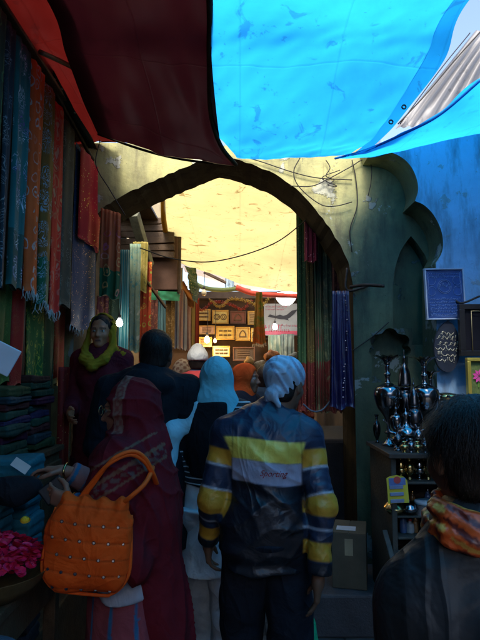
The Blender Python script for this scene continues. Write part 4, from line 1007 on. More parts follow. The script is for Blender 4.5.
# ================================================================ right shop
M_sil=simple('silver',(.25,.26,.28),.16,1,.12,25,.06,.002,.5,90)
M_brass=simple('brass',(.55,.40,.16),.22,1,.2,25,.08,.002,.5,90)
M_dsil=simple('tarnished_silver',(.12,.12,.13),.22,1,.3,18,.1,.002,.5,70)
cabx=.86
M_cab=simple('greenish_painted_wood',(.05,.055,.048),.6,0,.35,6,.4,.01)
cab=thing('shop_cabinet','open fronted cabinet of small wares below the silver vases','cabinet',(1.33,3.38,0))
def cb_(nm,x0,x1,y0,y1,z0,z1,m=M_cab): return boxo(nm,((x0+x1)/2-1.33,(y0+y1)/2-3.38,(z0+z1)/2),(x1-x0,y1-y0,z1-z0),m,cab)
cb_('side_panel',.86,.89,3.14,3.64,0,1.10); cb_('side_panel',1.80,1.83,3.14,3.64,0,1.10)
cb_('back_panel',.893,1.797,3.61,3.64,0,1.10,M_dark); cb_('top_board',.84,1.85,3.10,3.655,1.103,1.13,M_dark)
SH=[.965,.66,.47,.2]
for z in SH: cb_('shelf',.893,1.797,3.15,3.607,z-.015,z)
# vases
def vase(px,py,Y,H,w,kind,mat,lab,zb=None,group=None,seg=28):
    base=P(px,py,Y); 
    if zb is not None: base.z=zb
    o=thing('metal_vase',lab,'vase',base,0,group)
    if kind==0:   # tall fluted rim vase
        pr=smoothprof([(.0,0),(.46,0),(.48,.02),(.30,.05),(.13,.09),(.11,.14),(.22,.165),(.12,.19),(.16,.26),(.42,.34),(.78,.42),(.98,.52),(1.0,.58),(.86,.64),(.45,.68),(.22,.70),(.17,.76),(.26,.79),(.16,.82),(.18,.9)],70)
        rim=smoothprof([(.2,.9),(.26,.93),(.5,.965),(.8,.99),(1.0,1.0)],14)
        v,f=lathe_data([(r*w/2,z*H) for r,z in pr],seg); mesh_obj('vase_body',v,f,mat,o)
        v,f=lathe_data([(r*w/2,z*H) for r,z in rim],96,(4,12)); mesh_obj('fluted_rim',v,f[:-1],mat,o)
        v,f=lathe_data([(w*.12,H*.13),(w*.16,H*.145),(w*.12,H*.16)],seg); mesh_obj('collar',v,f,mat,o)
    elif kind==1: # covered urn with finial
        pr=smoothprof([(.0,0),(.6,0),(.6,.03),(.35,.07),(.25,.14),(.55,.2),(.9,.3),(1,.42),(.86,.52),(.55,.56),(.6,.58),(.62,.6)],46)
        lid=smoothprof([(.62,.605),(.66,.62),(.6,.68),(.5,.76),(.3,.82),(.14,.85),(.1,.88),(.16,.91),(.06,.94),(.03,1.0)],30)
        v,f=lathe_data([(r*w/2,z*H) for r,z in pr],seg); mesh_obj('urn_body',v,f,mat,o)
        v,f=lathe_data([(r*w/2,z*H) for r,z in lid],seg); mesh_obj('lid',v,f,mat,o)
    elif kind==2: # little pot
        pr=smoothprof([(.0,0),(.5,0),(.5,.05),(.35,.12),(.8,.3),(1,.5),(.8,.68),(.4,.78),(.35,.88),(.6,1.0)],30)
        v,f=lathe_data([(r*w/2,z*H) for r,z in pr],20); mesh_obj('pot_body',v,f[:-1],mat,o)
        v,f=lathe_data([(w*.2,H*.86),(w*.24,H*.88),(w*.2,H*.9)],16); mesh_obj('collar',v,f,mat,o)
    elif kind==3: # ewer
        pr=smoothprof([(.0,0),(.6,0),(.55,.04),(.25,.1),(.2,.16),(.7,.26),(1,.38),(.75,.5),(.3,.6),(.2,.75),(.28,.85),(.12,.92),(.04,1)],46)
        v,f=lathe_data([(r*w/2,z*H) for r,z in pr],22); mesh_obj('ewer_body',v,f,mat,o)
        tube('spout',[(-w*.42,0,H*.36),(-w*.8,0,H*.45),(-w*.85,0,H*.62),(-w*1.05,0,H*.72)],[w*.1,w*.06,w*.04,w*.03],mat,o)
        tube('handle',[(w*.4,0,H*.42),(w*.85,0,H*.5),(w*.75,0,H*.75),(w*.15,0,H*.82)],w*.035,mat,o)
    elif kind==4: # tray stand / tiers
        v,f=lathe_data(smoothprof([(0,0),(.6,0),(.5,.03),(.12,.1),(.1,.4),(.1,.44)],26),20)
        mesh_obj('stem',[(x*w/2,y*w/2,z*H) for x,y,z in v],f,mat,o)
        for k,(z,r) in enumerate(((.42,1),(.7,.6))):
            v,f=lathe_data([(.05*w,z*H),(r*w/2,z*H+.01),(r*w/2*1.05,z*H+.022),(r*w/2*.9,z*H+.016),(.05*w,z*H+.008)],24); mesh_obj('tray',v,f,mat,o)
        tube('finial',[(0,0,H*.44),(0,0,H)],[.006,.004],mat,o)
    return o
ZT_=1.131
vase(378,0,3.42,.56,.17,0,M_sil,'tall silver vase with fluted rim, left of the pair',ZT_,'pair of tall fluted vases')
vase(412.5,0,3.42,.55,.18,0,M_sil,'tall silver vase with fluted rim, right of the pair',ZT_,'pair of tall fluted vases')
vase(394,0,3.52,.60,.13,1,M_dsil,'tall dark lidded urn with finial behind and between the vases',ZT_)
vase(402,0,3.3,.42,.10,1,M_dsil,'slim dark canister urn right of the lidded urn',ZT_)
vase(394,0,3.27,.24,.13,3,M_sil,'round silver ewer in front of the lidded urn',ZT_)
vase(421,0,3.22,.22,.13,4,M_sil,'small two tier silver stand at the right of the vases',ZT_)
vase(426,0,3.34,.34,.07,3,M_sil,'slender silver ewer behind the two tier stand',ZT_)
vase(367,0,3.56,.18,.05,2,M_dsil,'small tarnished pot behind the left tall vase',ZT_)
vase(385,0,3.30,.30,.075,0,M_sil,'small fluted silver vase before the left tall vase',ZT_)
vase(405,0,3.24,.15,.07,2,M_sil,'squat silver pot beside the round ewer',ZT_)
vase(386,0,3.22,.16,.06,3,M_dsil,'little dark ewer at the left front of the cabinet top',ZT_)
vase(418,0,3.5,.46,.12,0,M_dsil,'dark fluted vase at the back right of the cabinet',ZT_)
vase(430,0,3.25,.16,.06,1,M_brass,'small brass urn at the right of the cabinet top',ZT_)
lab_=['tiny brass pot at the front edge under the left vase','tiny silver pot second on the cabinet front edge','tiny brass pot third on the cabinet front edge','tiny silver pot fourth on the cabinet front edge','tiny brass pot at the right of the cabinet edge']
for i,px in enumerate((392,398,404,411,419)): vase(px,0,3.15,.075 if i%2 else .06,.05,2,M_brass if i%2==0 else M_sil,lab_[i],ZT_,'tiny pots on the cabinet edge')
lab_=['first brass urn on the upper shelf, by the side panel','second brass urn on the upper shelf','third urn on the upper shelf, silver','fourth urn on the upper shelf, brass']
for i,px in enumerate((388,396,405,413)): vase(px,0,3.22,.13,.062,2 if i%2 else 1,M_brass if i!=2 else M_sil,lab_[i],SH[0],'small urns on the upper shelf')
for i,(px,h,w,k,m_) in enumerate(((421,.12,.055,2,M_sil),(428,.13,.06,1,M_brass),(392,.10,.05,2,M_sil),(400,.11,.05,3,M_brass),(409,.10,.05,2,M_brass))):
    vase(px,0,3.22 if i<2 else 3.38,h,w,k,m_,['fifth small urn on the upper shelf, silver','sixth small urn on the upper shelf, brass','silver pot in the back row of the upper shelf','brass ewer in the back row of the upper shelf','brass pot in the back row of the upper shelf'][i],SH[0],'small urns on the upper shelf')
SZ2=.875
cb_('shelf',.893,1.797,3.15,3.607,SZ2-.112,SZ2-.10)
def bowl(px,Y,z,r,h,mat,lab):
    b=P(px,400,Y); b.z=z; o=thing('lidded_bowl',lab,'bowl',b)
    v,f=lathe_data(smoothprof([(0,0),(r*.5,0),(r*.55,.01),(r*.9,h*.35),(r,h*.5)],20),28); mesh_obj('bowl_body',v,f,mat,o)
    v,f=lathe_data(smoothprof([(r*1.04,h*.5),(r*1.0,h*.58),(r*.6,h*.85),(r*.15,h*.93),(r*.12,h*1.05),(.002,h*1.08)],24),28,(0,14)); mesh_obj('lid',v,f,mat,o); return o
bowl(392,3.2,.765,.06,.085,M_brass,'patterned brass bowl at the left of the second shelf')
bowl(406,3.2,.765,.055,.085,M_sil,'patterned silver bowl in the middle of the second shelf')
o=thing('round_tin','pale round tin on the second cabinet shelf','tin',(P(423,400,3.2).x,3.2,.765)); v,f=lathe_data([(.062,0),(.064,.004),(.064,.065),(.066,.066),(.067,.08),(.063,.085),(.002,.087)],32); mesh_obj('tin_body',v,f,simple('pale_tin',(.45,.5,.55),.4,.2),o)
tube('rim',[(.0665*math.cos(a*.5236),.0665*math.sin(a*.5236),.068) for a in range(13)],.0022,M_sil,o,40,6)
# blister card
cd=thing('blister_card','yellow hanging blister card with three blades, cabinet front','packet',P(397.5,489,3.12)); cd.rotation_euler=(0,R(-3),0)
cw,ch=.117,.155
extr([(-cw/2,-ch/2),(cw/2,-ch/2),(cw/2,ch*.28),(cw*.35,ch*.42),(0,ch/2),(-cw*.35,ch*.46),(-cw/2,ch*.4)],-.003,.0,'card',simple('yellow_card',(.62,.55,.06),.4,0,.08),cd)
boxo('header',(0,-.0045,ch*.27),(cw*.8,.002,ch*.26),simple('blue_print',(.12,.2,.45),.4),cd,bev=0)
for k in range(3): boxo('blade',(-.008,-.008,.012-.038*k),(cw*.66,.008,.02),simple('grey_blue_plastic',(.2,.26,.4),.25),cd,bev=.003)
v,f=lathe_data([(.001,-.002),(.02,-.002),(.02,.001),(.001,.001)],20); em=mesh_obj('badge',[(x,z-.007,y+ch*.33) for x,y,z in v],f,simple('red_print',(.55,.08,.08),.4),cd,False)
for i,(px,z,Y) in enumerate(((414,SH[1],3.2),(427,SH[1],3.2))):
    o=thing('glass_jar','striped glass jar of beads, %s on the third shelf'%('left one' if i==0 else 'right one'),'jar',(P(px,0,Y).x,Y,z)); v,f=lathe_data(smoothprof([(0,0),(.028,0),(.033,.01),(.033,.07),(.024,.085),(.024,.095)],20),20); mesh_obj('jar_body',v,f,simple('dark_glass',(.05,.07,.06),.1,0,.2,20,.05,.002,.7),o)
    for q in (.02,.045,.068): tube('band',[(.0335*math.cos(a*.5236),.0335*math.sin(a*.5236),q) for a in range(13)],.003,simple('cream_band',(.5,.5,.4),.5),o,30,6)
    v,f=lathe_data([(.026,.093),(.027,.095),(.027,.112),(.001,.114)],18); mesh_obj('lid',v,f,M_brass,o)
for i,(px,w,h,c,lab) in enumerate([(387,.05,.11,(.08,.09,.1),'dark boxed packet at the left of the fourth shelf'),(395,.05,.10,(.15,.17,.22),'grey packet second on the fourth shelf'),(407,.085,.12,(.22,.34,.62),'blue sachet with a badge on the fourth shelf'),(420,.08,.12,(.20,.30,.6),'blue sachet at the right of the fourth shelf')]):
    o=thing('packet',lab,'packet',(P(px,0,3.19).x,3.19,SH[2]))
    blob('pouch',lambda p,w=w,h=h: np.maximum(np.maximum(np.abs(p[:,0])-w/2,np.abs(p[:,2]-h/2)-h/2),np.abs(p[:,1])-.016*(1-.8*(np.abs(p[:,2]/h*2-1))**3)-.004)+wr(p,i,60,.004),(-w,-.05,-.01),(w,.05,h+.02),.005,vcol_cloth('plastic_pouch',.25,.3,30,.5,80),c,parent=o)
    if i>=2:
        v,f=lathe_data([(.001,0),(.018,0),(.018,.002),(.001,.002)],18); mesh_obj('badge',[(x,z-.024,y+h*.5) for x,y,z in v],f,simple('pink_print',(.5,.2,.25),.4),o,False)
        boxo('stripe',(0,-.022,h*.22),(w*.7,.003,.012),simple('white_print',(.7,.7,.7),.4),o,bev=0)
for i,(px,c) in enumerate(((388,(.3,.33,.4)),(394,(.4,.42,.45)),(401,(.25,.3,.4)))):
    blob('crumpled_packet',lambda p,i=i: ell(p,(0,0,.02),(.04,.05,.025))+wr(p,i+40,60,.02),(-.07,-.08,-.03),(.07,.08,.08),.006,vcol_cloth('plastic_pouch',.25,.3,30,.5,80),c,['pale crumpled packet on the lowest shelf, left','white crumpled packet on the lowest shelf, middle','grey crumpled packet on the lowest shelf, right'][i],'packet',(P(px,0,3.22).x,3.22,SH[3]+.005))
lb=beam(P(384,532,3.2),P(395,572,3.02),(.03,.05),M_cab,None,'leaning_board'); tag(lb,'narrow board leaning against the cabinet front','board')
bottle0=None
def small_bottle(x,y,z,k):
    global bottle0
    r=.016+.004*(k%3); h=.075+.012*(k%4)
    o=thing('small_bottle','small dark glass bottle with bright cap crowded on a lower cabinet shelf','bottle',(x,y,z),0,'small bottles on the lower cabinet shelves')
    v,f=lathe_data(smoothprof([(0,0),(r,0),(r*1.02,h*.6),(r*.5,h*.78),(r*.42,h*.9)],18),16); mesh_obj('glass_body',v,f,[simple('amber_glass',(.16,.08,.03),.12,0,.2,20,.05,.002,.6),simple('blue_glass',(.05,.10,.22),.12,0,.2,20,.05,.002,.6),simple('milky_glass',(.26,.30,.32),.25,0,.2,20,.05,.002,.5)][k%3],o)
    v,f=lathe_data([(r*.5,h*.88),(r*.52,h*.9),(r*.52,h*1.04),(.001,h*1.05)],12); mesh_obj('cap',v,f,[M_brass,M_sil,simple('red_cap',(.35,.03,.03),.4)][(k*7)%3],o)
k_=0
for z,xs,y in ((SH[1],[386,391,396,401,406,420,433],3.30),(SH[1],[389,395,400,408],3.24),(SH[2],[400,413,428],3.30),(SH[3],[408,413,419,425],3.24),(SZ2-.10,[398,412,416,430],3.34)):
    for px in xs: small_bottle(P(px,0,y).x,y,z,k_); k_+=1
# cardboard box on step
bx=thing('cardboard_box','closed brown cardboard box on the stone step','box',(P(354,560,3.5).x,3.62,.252)); bx.rotation_euler=(0,0,R(-14))
M_card=simple('cardboard',(.09,.075,.05),.75,0,.2,8)
boxo('carton',(0,0,.165),(.21,.3,.33),M_card,bx,bev=.004); boxo('flap',(-.053,0,.3325),(.1,.3,.004),M_card,bx,bev=.001); boxo('flap',(.053,0,.3325),(.1,.3,.004),M_card,bx,bev=.001)
boxo('paper_label',(-.02,-.05,.337),(.12,.09,.002),simple('box_label',(.5,.52,.55),.5),bx,bev=0); boxo('tape',(0,-.152,.25),(.05,.002,.1),simple('box_tape',(.3,.25,.16),.3),bx,bev=0)
# plaques on wall
def textobj(s,size,mat,parent,loc,rot=(math.pi/2,0,0),ext=.001,shear=0,name='lettering'):
    cu=bpy.data.curves.new(name,'FONT'); cu.body=s; cu.size=size; cu.extrude=ext; cu.align_x='CENTER'; cu.align_y='CENTER'; cu.shear=shear
    o=bpy.data.objects.new(name,cu); col.objects.link(o)
    dg=bpy.context.evaluated_depsgraph_get(); me=bpy.data.meshes.new_from_object(o.evaluated_get(dg)); bpy.data.objects.remove(o)
    o=bpy.data.objects.new(name,me); col.objects.link(o); me.materials.clear(); me.materials.append(mat); o.parent=parent; o.location=loc; o.rotation_euler=rot; return o
pq=thing('blue_plaque','blue framed plaque of fine calligraphy on the whitewashed wall','plaque',P(444.5,294,3.58)); pq.rotation_euler=(0,R(-1.5),R(4))
w,h=.26,.335
boxo('backing',(0,0.004,0),(w,.018,h),simple('plaque_blue',(.02,.06,.22),.35,0,.25,20),pq)
pale=simple('plaque_pale',(.30,.36,.48),.5)
for i,(cx,cz,sx,sz) in enumerate(((0,h/2,w+.012,.009),(0,-h/2,w+.012,.009),(-w/2,0,.009,h-.012),(w/2,0,.009,h-.012))): boxo('frame',(cx,-.003,cz),(sx,.026,sz),pale,pq,bev=.001)
calm=simple('calligraphy_blue',(.10,.17,.36),.5); D=[]
for cx,cz,r in ((0,.05,.047),(0,.05,.038)): D.append(tube_data([(cx+r*math.cos(a*.5236),-.007,cz+r*math.sin(a*.5236)) for a in range(13)],.0018,44,5))
for cx in (-.088,.088):
    for cz in (.09,.02): D.append(tube_data([(cx+.028*math.cos(a*.5236),-.007,cz+.03*math.sin(a*.5236)) for a in range(13)],.0014,30,5))
for sx,sz in ((w*.45,h*.46),(w*.42,h*.435)): D.append(tube_data([(-sx,-.007,-sz),(-sx,-.007,sz)],.0013,3,5)); D.append(tube_data([(sx,-.007,-sz),(sx,-.007,sz)],.0013,3,5)); D.append(tube_data([(-sx,-.007,-sz),(sx,-.007,-sz)],.0013,3,5)); D.append(tube_data([(-sx,-.007,sz),(sx,-.007,sz)],.0013,3,5))
def scribble(x0,x1,z,s,r,D,yy=-.007):
    x=x1
    while x>x0:
        k=random.random(); w_=s*random.uniform(.6,1.6)
        if k<.25: D.append(tube_data([(x,yy,z-s*.1),(x-s*.05,yy,z+s*.9)],r,4,5)); w_=s*.35
        elif k<.65: D.append(tube_data([(x,yy,z+s*.3),(x-w_*.3,yy,z-s*.25),(x-w_*.7,yy,z-s*.2),(x-w_,yy,z+s*.25)],[r*.6,r*1.2,r*1.2,r*.5],12,5))
        else: D.append(tube_data([(x,yy,z+s*.1),(x-w_*.3,yy,z+s*.4),(x-w_*.55,yy,z+s*.05),(x-w_*.3,yy,z-s*.05),(x-w_,yy,z-s*.5)],[r,r,r*1.1,r*.9,r*.4],14,5))
        if random.random()<.5: D.append(tube_data([(x-w_*.5,yy,z-s*.55),(x-w_*.5+r*1.5,yy,z-s*.55)],r,3,5))
        x-=w_+s*.12
for k in range(6): scribble(-.105,.105,-.035-.021*k,.012,.0013,D)
for z in (.135,.115): scribble(-.1,.1,z,.011,.0013,D)
scribble(-.03,.03,.055,.02,.002,D)
multi('calligraphy',D,calm,pq)
ov=thing('oval_plaque','dark leaf shaped plaque with pale Arabic calligraphy below the blue plaque','plaque',P(446.5,346,3.6)); ov.rotation_euler=(0,R(4),R(3))
ol=[(0,.17),(.04,.14),(.072,.08),(.088,0),(.082,-.08),(.055,-.145),(.02,-.172),(-.02,-.165),(-.06,-.13),(-.083,-.06),(-.086,.02),(-.066,.09),(-.03,.145)]
ols=spline([(a,0,b) for a,b in ol+[ol[0]]],50)[:-1]
o=extr([(a,c) for a,_,c in ols],-.012,.012,'board',simple('black_lacquer',(.02,.025,.04),.3,0,.3,20,.2,.004,.6),ov)
D=[]
for z,hw in ((.085,.04),(.055,.055),(.015,.07),(-.02,.07),(-.06,.062),(-.095,.05)): scribble(-hw,hw,z,.024,.0024,D,-.0135)
multi('calligraphy',D,simple('pale_gold_ink',(.42,.40,.30),.4,.3),ov)
# black framed pictures at the frame edge
def wallframe(x0,x1,y0,y1,Y,fm,pm,lab,t=.02):
    c=P((x0+x1)/2,(y0+y1)/2,Y); w=(x1-x0)*Y/FPX; h=(y1-y0)*Y/FPX; o=thing('wall_frame',lab,'picture',c)
    bm=bmesh.new()
    for (cx,cz,sx,sz) in ((0,h/2-t/2,w,t),(0,-h/2+t/2,w,t),(-w/2+t/2,0,t,h-2*t-.002),(w/2-t/2,0,t,h-2*t-.002)): box(bm,(cx,0,cz),(sx,.04,sz),None,.003)
    bmo('frame',bm,fm,o); boxo('picture',(0,.008,0),(w-2*t,.012,h-2*t),pm,o,bev=0); return o,w,h
blk=simple('black_frame',(.012,.012,.014),.3)
o,w,h=wallframe(459,505,304,356,3.5,blk,simple('black_picture',(.01,.01,.014),.15),'large black framed picture cut off by the right edge',.035)
tube('gold_line',[(-w*.25,-.022,-h*.4),(-w*.25,-.022,h*.36),(w*.4,-.022,h*.36)],.003,simple('gold_line',(.35,.28,.15),.4,.5),o,3)
gm=simple('bright_gilt',(.55,.42,.08),.35,.6)
o,w,h=wallframe(467,500,358,398,3.45,gm,simple('green_picture',(.12,.16,.05),.4,0,.4,40),'small gilt framed picture of a pink flower at right edge',.022)
V=[];F=[]
for k in range(9):
    a=k*.7; n0=len(V)
    for q,(rr,da) in enumerate(((.004,0),(.03,-.3),(.045,0),(.03,.3))): V.append((-.03+rr*math.cos(a+da),-.004-.001*k,.012+rr*math.sin(a+da)))
    F.append([n0,n0+1,n0+2,n0+3])
mesh_obj('flower',V,F,simple('pink_petal',(.75,.08,.35),.4),o,False)
tube('stalk',[(-.03,-.003,-.03),(-.035,-.003,-.06)],.004,simple('stalk_green',(.15,.3,.05),.5),o)
v,f=lathe_data(smoothprof([(.001,-.03),(.06,-.028),(.075,0),(.06,.02),(.02,.028)],24),20)
o=thing('carved_bracket','carved metal dish on the wall behind the near shopper','dish',P(446,397,3.45)); mesh_obj('dish',v,f,M_brass,o)
D=[]
for k in range(10): D.append(tube_data([(.07*math.cos(k*.628),.07*math.sin(k*.628),0),(.082*math.cos(k*.628+.15),.082*math.sin(k*.628+.15),.012),(.07*math.cos(k*.628+.3),.07*math.sin(k*.628+.3),0)],.006,10,6))
multi('scalloped_rim',D,M_dsil,o)
boxo('wall_bracket',(0,.08,-.04),(.03,.16,.02),M_iron,o)
gb=blob('plastic_bag',lambda p: smin(ell(p,(0,0,.11),(.09,.07,.11)),cap(p,(0,0,.2),(0,0,.28),.03,.02),.04)+wr(p,3,26,.02),(-.15,-.12,-.04),(.15,.12,.34),.01,vcol_cloth('green_plastic',.3,.3,30,.5,90),(.02,.55,.25),'small bright green plastic bag on the ground beside the striped jacket man','bag',(P(311,600,3.15).x-.01,3.15,.01)); gb.scale=(.62,.62,.8)
# ================================================================ people
M_cl=vcol_cloth('cloth',.85,.32,14); M_clf=vcol_cloth('cloth_soft',.9,.42,11); M_sil_c=vcol_cloth('nylon',.42,.34,11,.5,150); M_silk=vcol_cloth('silk',.4,.4,15,.5,150)
M_den=vcol_cloth('denim',.85,.4,13,.2,320)
def hair_mat():
    m,nt,b=newmat('hair'); o=objco(nt); f=noise(nt,60,5,.7,mp(nt,o,(1.5,1.5,.12)))
    L(nt,ramp(nt,f,[(.3,(.004,.003,.003)),(.7,(.022,.015,.012))]).outputs[0],b.inputs['Base Color']); b.inputs['Roughness'].default_value=.5; b.inputs['Specular IOR Level'].default_value=.25
    bump(nt,b,f,.9,.006); return m
M_hair=hair_mat()
def stripes_mat(name,c1,c2,per,duty,warp=.01):
    m,nt,b=newmat(name); o=objco(nt); sp=N(nt,'ShaderNodeSeparateXYZ'); L(nt,o,sp.inputs[0])
    n_=N(nt,'ShaderNodeMath',operation='MULTIPLY_ADD'); L(nt,noise(nt,7,3,.5,o),n_.inputs[0]); n_.inputs[1].default_value=warp; L(nt,sp.outputs[2],n_.inputs[2])
    a=N(nt,'ShaderNodeMath',operation='MULTIPLY'); L(nt,n_.outputs[0],a.inputs[0]); a.inputs[1].default_value=1/per
    fr=N(nt,'ShaderNodeMath',operation='FRACT'); L(nt,a.outputs[0],fr.inputs[0])
    r=ramp(nt,fr.outputs[0],[(0,c1),(duty,c2)]); r.color_ramp.interpolation='CONSTANT'
    L(nt,r.outputs[0],b.inputs['Base Color']); b.inputs['Roughness'].default_value=.85; bump(nt,b,noise(nt,14,5,.6,o),.4,.02); return m
def place(o,x,y,z=0,rz=0): o.location=(x,y,z); o.rotation_euler=(0,0,rz)
def person(label,x,y,z=0,rz=0,group=None): return thing('person',label,'person',(x,y,z),rz,group)
def top_f(J,off=.018,hem=.78,flare=.0,slv=.96,seed=0,fold=.006,hipw=1.0,sr=(.058,.05,.047,.036),collar=True,extra=None,band=False):
    s=J['s']
    def f(p):
        d=torso_sdf(p,J,off,hipw)
        lowr=(.145*hipw+flare)*s+off
        d=smin(d,cap(p,(0,-.005,1.0*s),(0,-.005,(hem-.02)*s),.135*hipw*s+off,lowr,(1.12,.82,1)),.05)
        q=p[:,2]/s
        d=d-wr(p,seed,13,fold,(1,1,.9))-wr(p,seed+5,30,fold*.35,(1,1,1.4))
        if band:
            rr_=np.abs(np.sin(p[:,2]*30+1.6*np.sin(p[:,0]*9+seed)+.8*np.sin(p[:,0]*23+p[:,1]*11)))
            d=d-.007*(1-rr_)**2*np.clip((1.16-q)*10,0,1)*np.clip((q-.8)*30,0,1)-.005*(1-np.abs(np.sin(p[:,0]*17+p[:,2]*9+2*np.sin(p[:,2]*11))))**3
            d=d+.012*np.exp(-((q-.84)/.022)**2)
        if collar: d=smin(d,cap(p,J['neck']+[0,.0,.01],J['neck']+[0,.012*s,.045*s],.062*s,.06*s),.02)
        d=smax(d,hem*s+.006*np.sin(p[:,0]*30)-p[:,2],.012)
        for sd in ('l','r'):
            a=arm_sdf(p,J,sd,off*.6,sr); t,_=seg_t(p,J,sd)
            e=J['el_'+sd]; de=np.linalg.norm(p-e,axis=1)
            ring=np.sin(t*62+seed+wr(p,seed+2,9,6))*.5
            a=a-(.0022*ring*np.clip(t*2.2,.3,1))-wr(p,seed+9,24,.005)-.0025*np.abs(np.sin(t*23+3*np.sin(p[:,0]*20+p[:,1]*26+seed)))**.8*np.clip(t*3,.2,1)
            a=smax(a,(t-slv)*.5*s,.01)
            d=smin(d,a,.022)
        if extra: d=extra(p,d)
        return d
    return f
def bnd(J,pad=.1,z0=0,z1=None):
    lo,hi=bounds(J,pad); lo[2]=z0; 
    if z1: hi[2]=z1
    return lo,hi
def hood_f(J,r=(.090,.108,.10),c=(0,-.018,.028),down=.0,face=.058,fo=.5,fz=-.025,seed=0,wrap=True,amp=.006,open_r=.07):
    """headscarf round the head with a face opening"""
    s=J['s']
    def f(p):
        M=rotz(J['yaw'])@rotx(J['pitch']); q=(p-J['head'])@M/s
        d=ell(q,c,r)
        d=smin(d,cap(q,(0,-.015,-.02),(0,-.02,-.12),.088,.082,(1,1.05,1)),.04)
        d=d*s
        if wrap:
            d=smin(d,cap(p,J['neck']+[-.045*s,.02,.01],J['neck']+[.045*s,.02,.01],.07*s,.07*s),.04)
            d=smin(d,cap(p,J['neck']+[0,-.035,.03],J['neck']+[0,-.05*s,-.08*s-down],.085*s,.10*s,(1.25,.8,1)),.05)
        d=d-wr(p,seed,15,amp,(1,1,.8))-wr(p,seed+2,34,amp*.35,(1,1,.6))
        cut=(cap(q,(0,.09,-.02),(0,.2,-.02),open_r,open_r+.02,(.86,1,1.2)))*s
        d=smax(d,-cut,.012)
        return d
    return f
def rigsave(J,f,parent,name,mat,colr,h,pad=.1,z0=0,z1=None): 
    lo,hi=bnd(J,pad,z0,z1); return garment(name,f,lo,hi,h,mat,parent,colr)
def hair_o(J,parent,h=.008,r=(.082,.1,.095),c=(0,-.022,.036),low=-.075,strands=0,seed=0,nape=.0,front=.055):
    s=J['s']; M=rotz(J['yaw'])@rotx(J['pitch'])
    def f(p):
        q=(p-J['head'])@M/s; d=ell(q,c,r)
        d=smin(d,ell(q,(0,-.045,-.045),(.066,.05,.06)),.03)
        d=d-wr(q,seed,22,.005)-.0018*np.sin(np.arctan2(q[:,0],q[:,1])*60+wr(q,seed+1,20,3))
        d=smax(d,low+nape*0-q[:,2]-np.clip(q[:,1],-.05,.1)*.0,.01)
        d=smax(d,-(cap(q,(0,.1,-.03),(0,.1,.02),.082,.07,(.95,.75,1))),.01)
        for x in (-1,1): d=smax(d,-ell(q,(.085*x,.008,-.03),(.025,.028,.045)),.008)
        return d*s
    lo=J['head']-.16; hi=J['head']+.17
    V,F=surfnet(f,lo,hi,h)
    V=list(V);F=[list(x) for x in F]
    if strands:
        rs=np.random.default_rng(seed+3); VV=np.array(V); ids=rs.integers(0,len(VV),strands); ce=J['head']
        for i in ids:
            p=VV[i]; n=(p-ce); n/=np.linalg.norm(n)+1e-9
            g=np.array([0,0,-1.])-n*(-n[2]); g/=np.linalg.norm(g)+1e-9; g=g+rs.normal(0,.25,3); g-=n*(g@n); g/=np.linalg.norm(g)+1e-9
            Ls=rs.uniform(.02,.05); lift=rs.uniform(.001,.006); sd=np.cross(n,g)*.0006; k=len(V)
            for t in (0,.4,.75,1): 
                c_=p-n*.001+g*Ls*t+n*(lift*math.sin(t*2.6)-Ls*Ls*t*t*2.2); V+= [c_-sd*(1-t*.8),c_+sd*(1-t*.8)]
            F+=[[k,k+1,k+3,k+2],[k+2,k+3,k+5,k+4],[k+4,k+5,k+7,k+6]]
    return mesh_obj('hair',V,F,M_hair,parent)
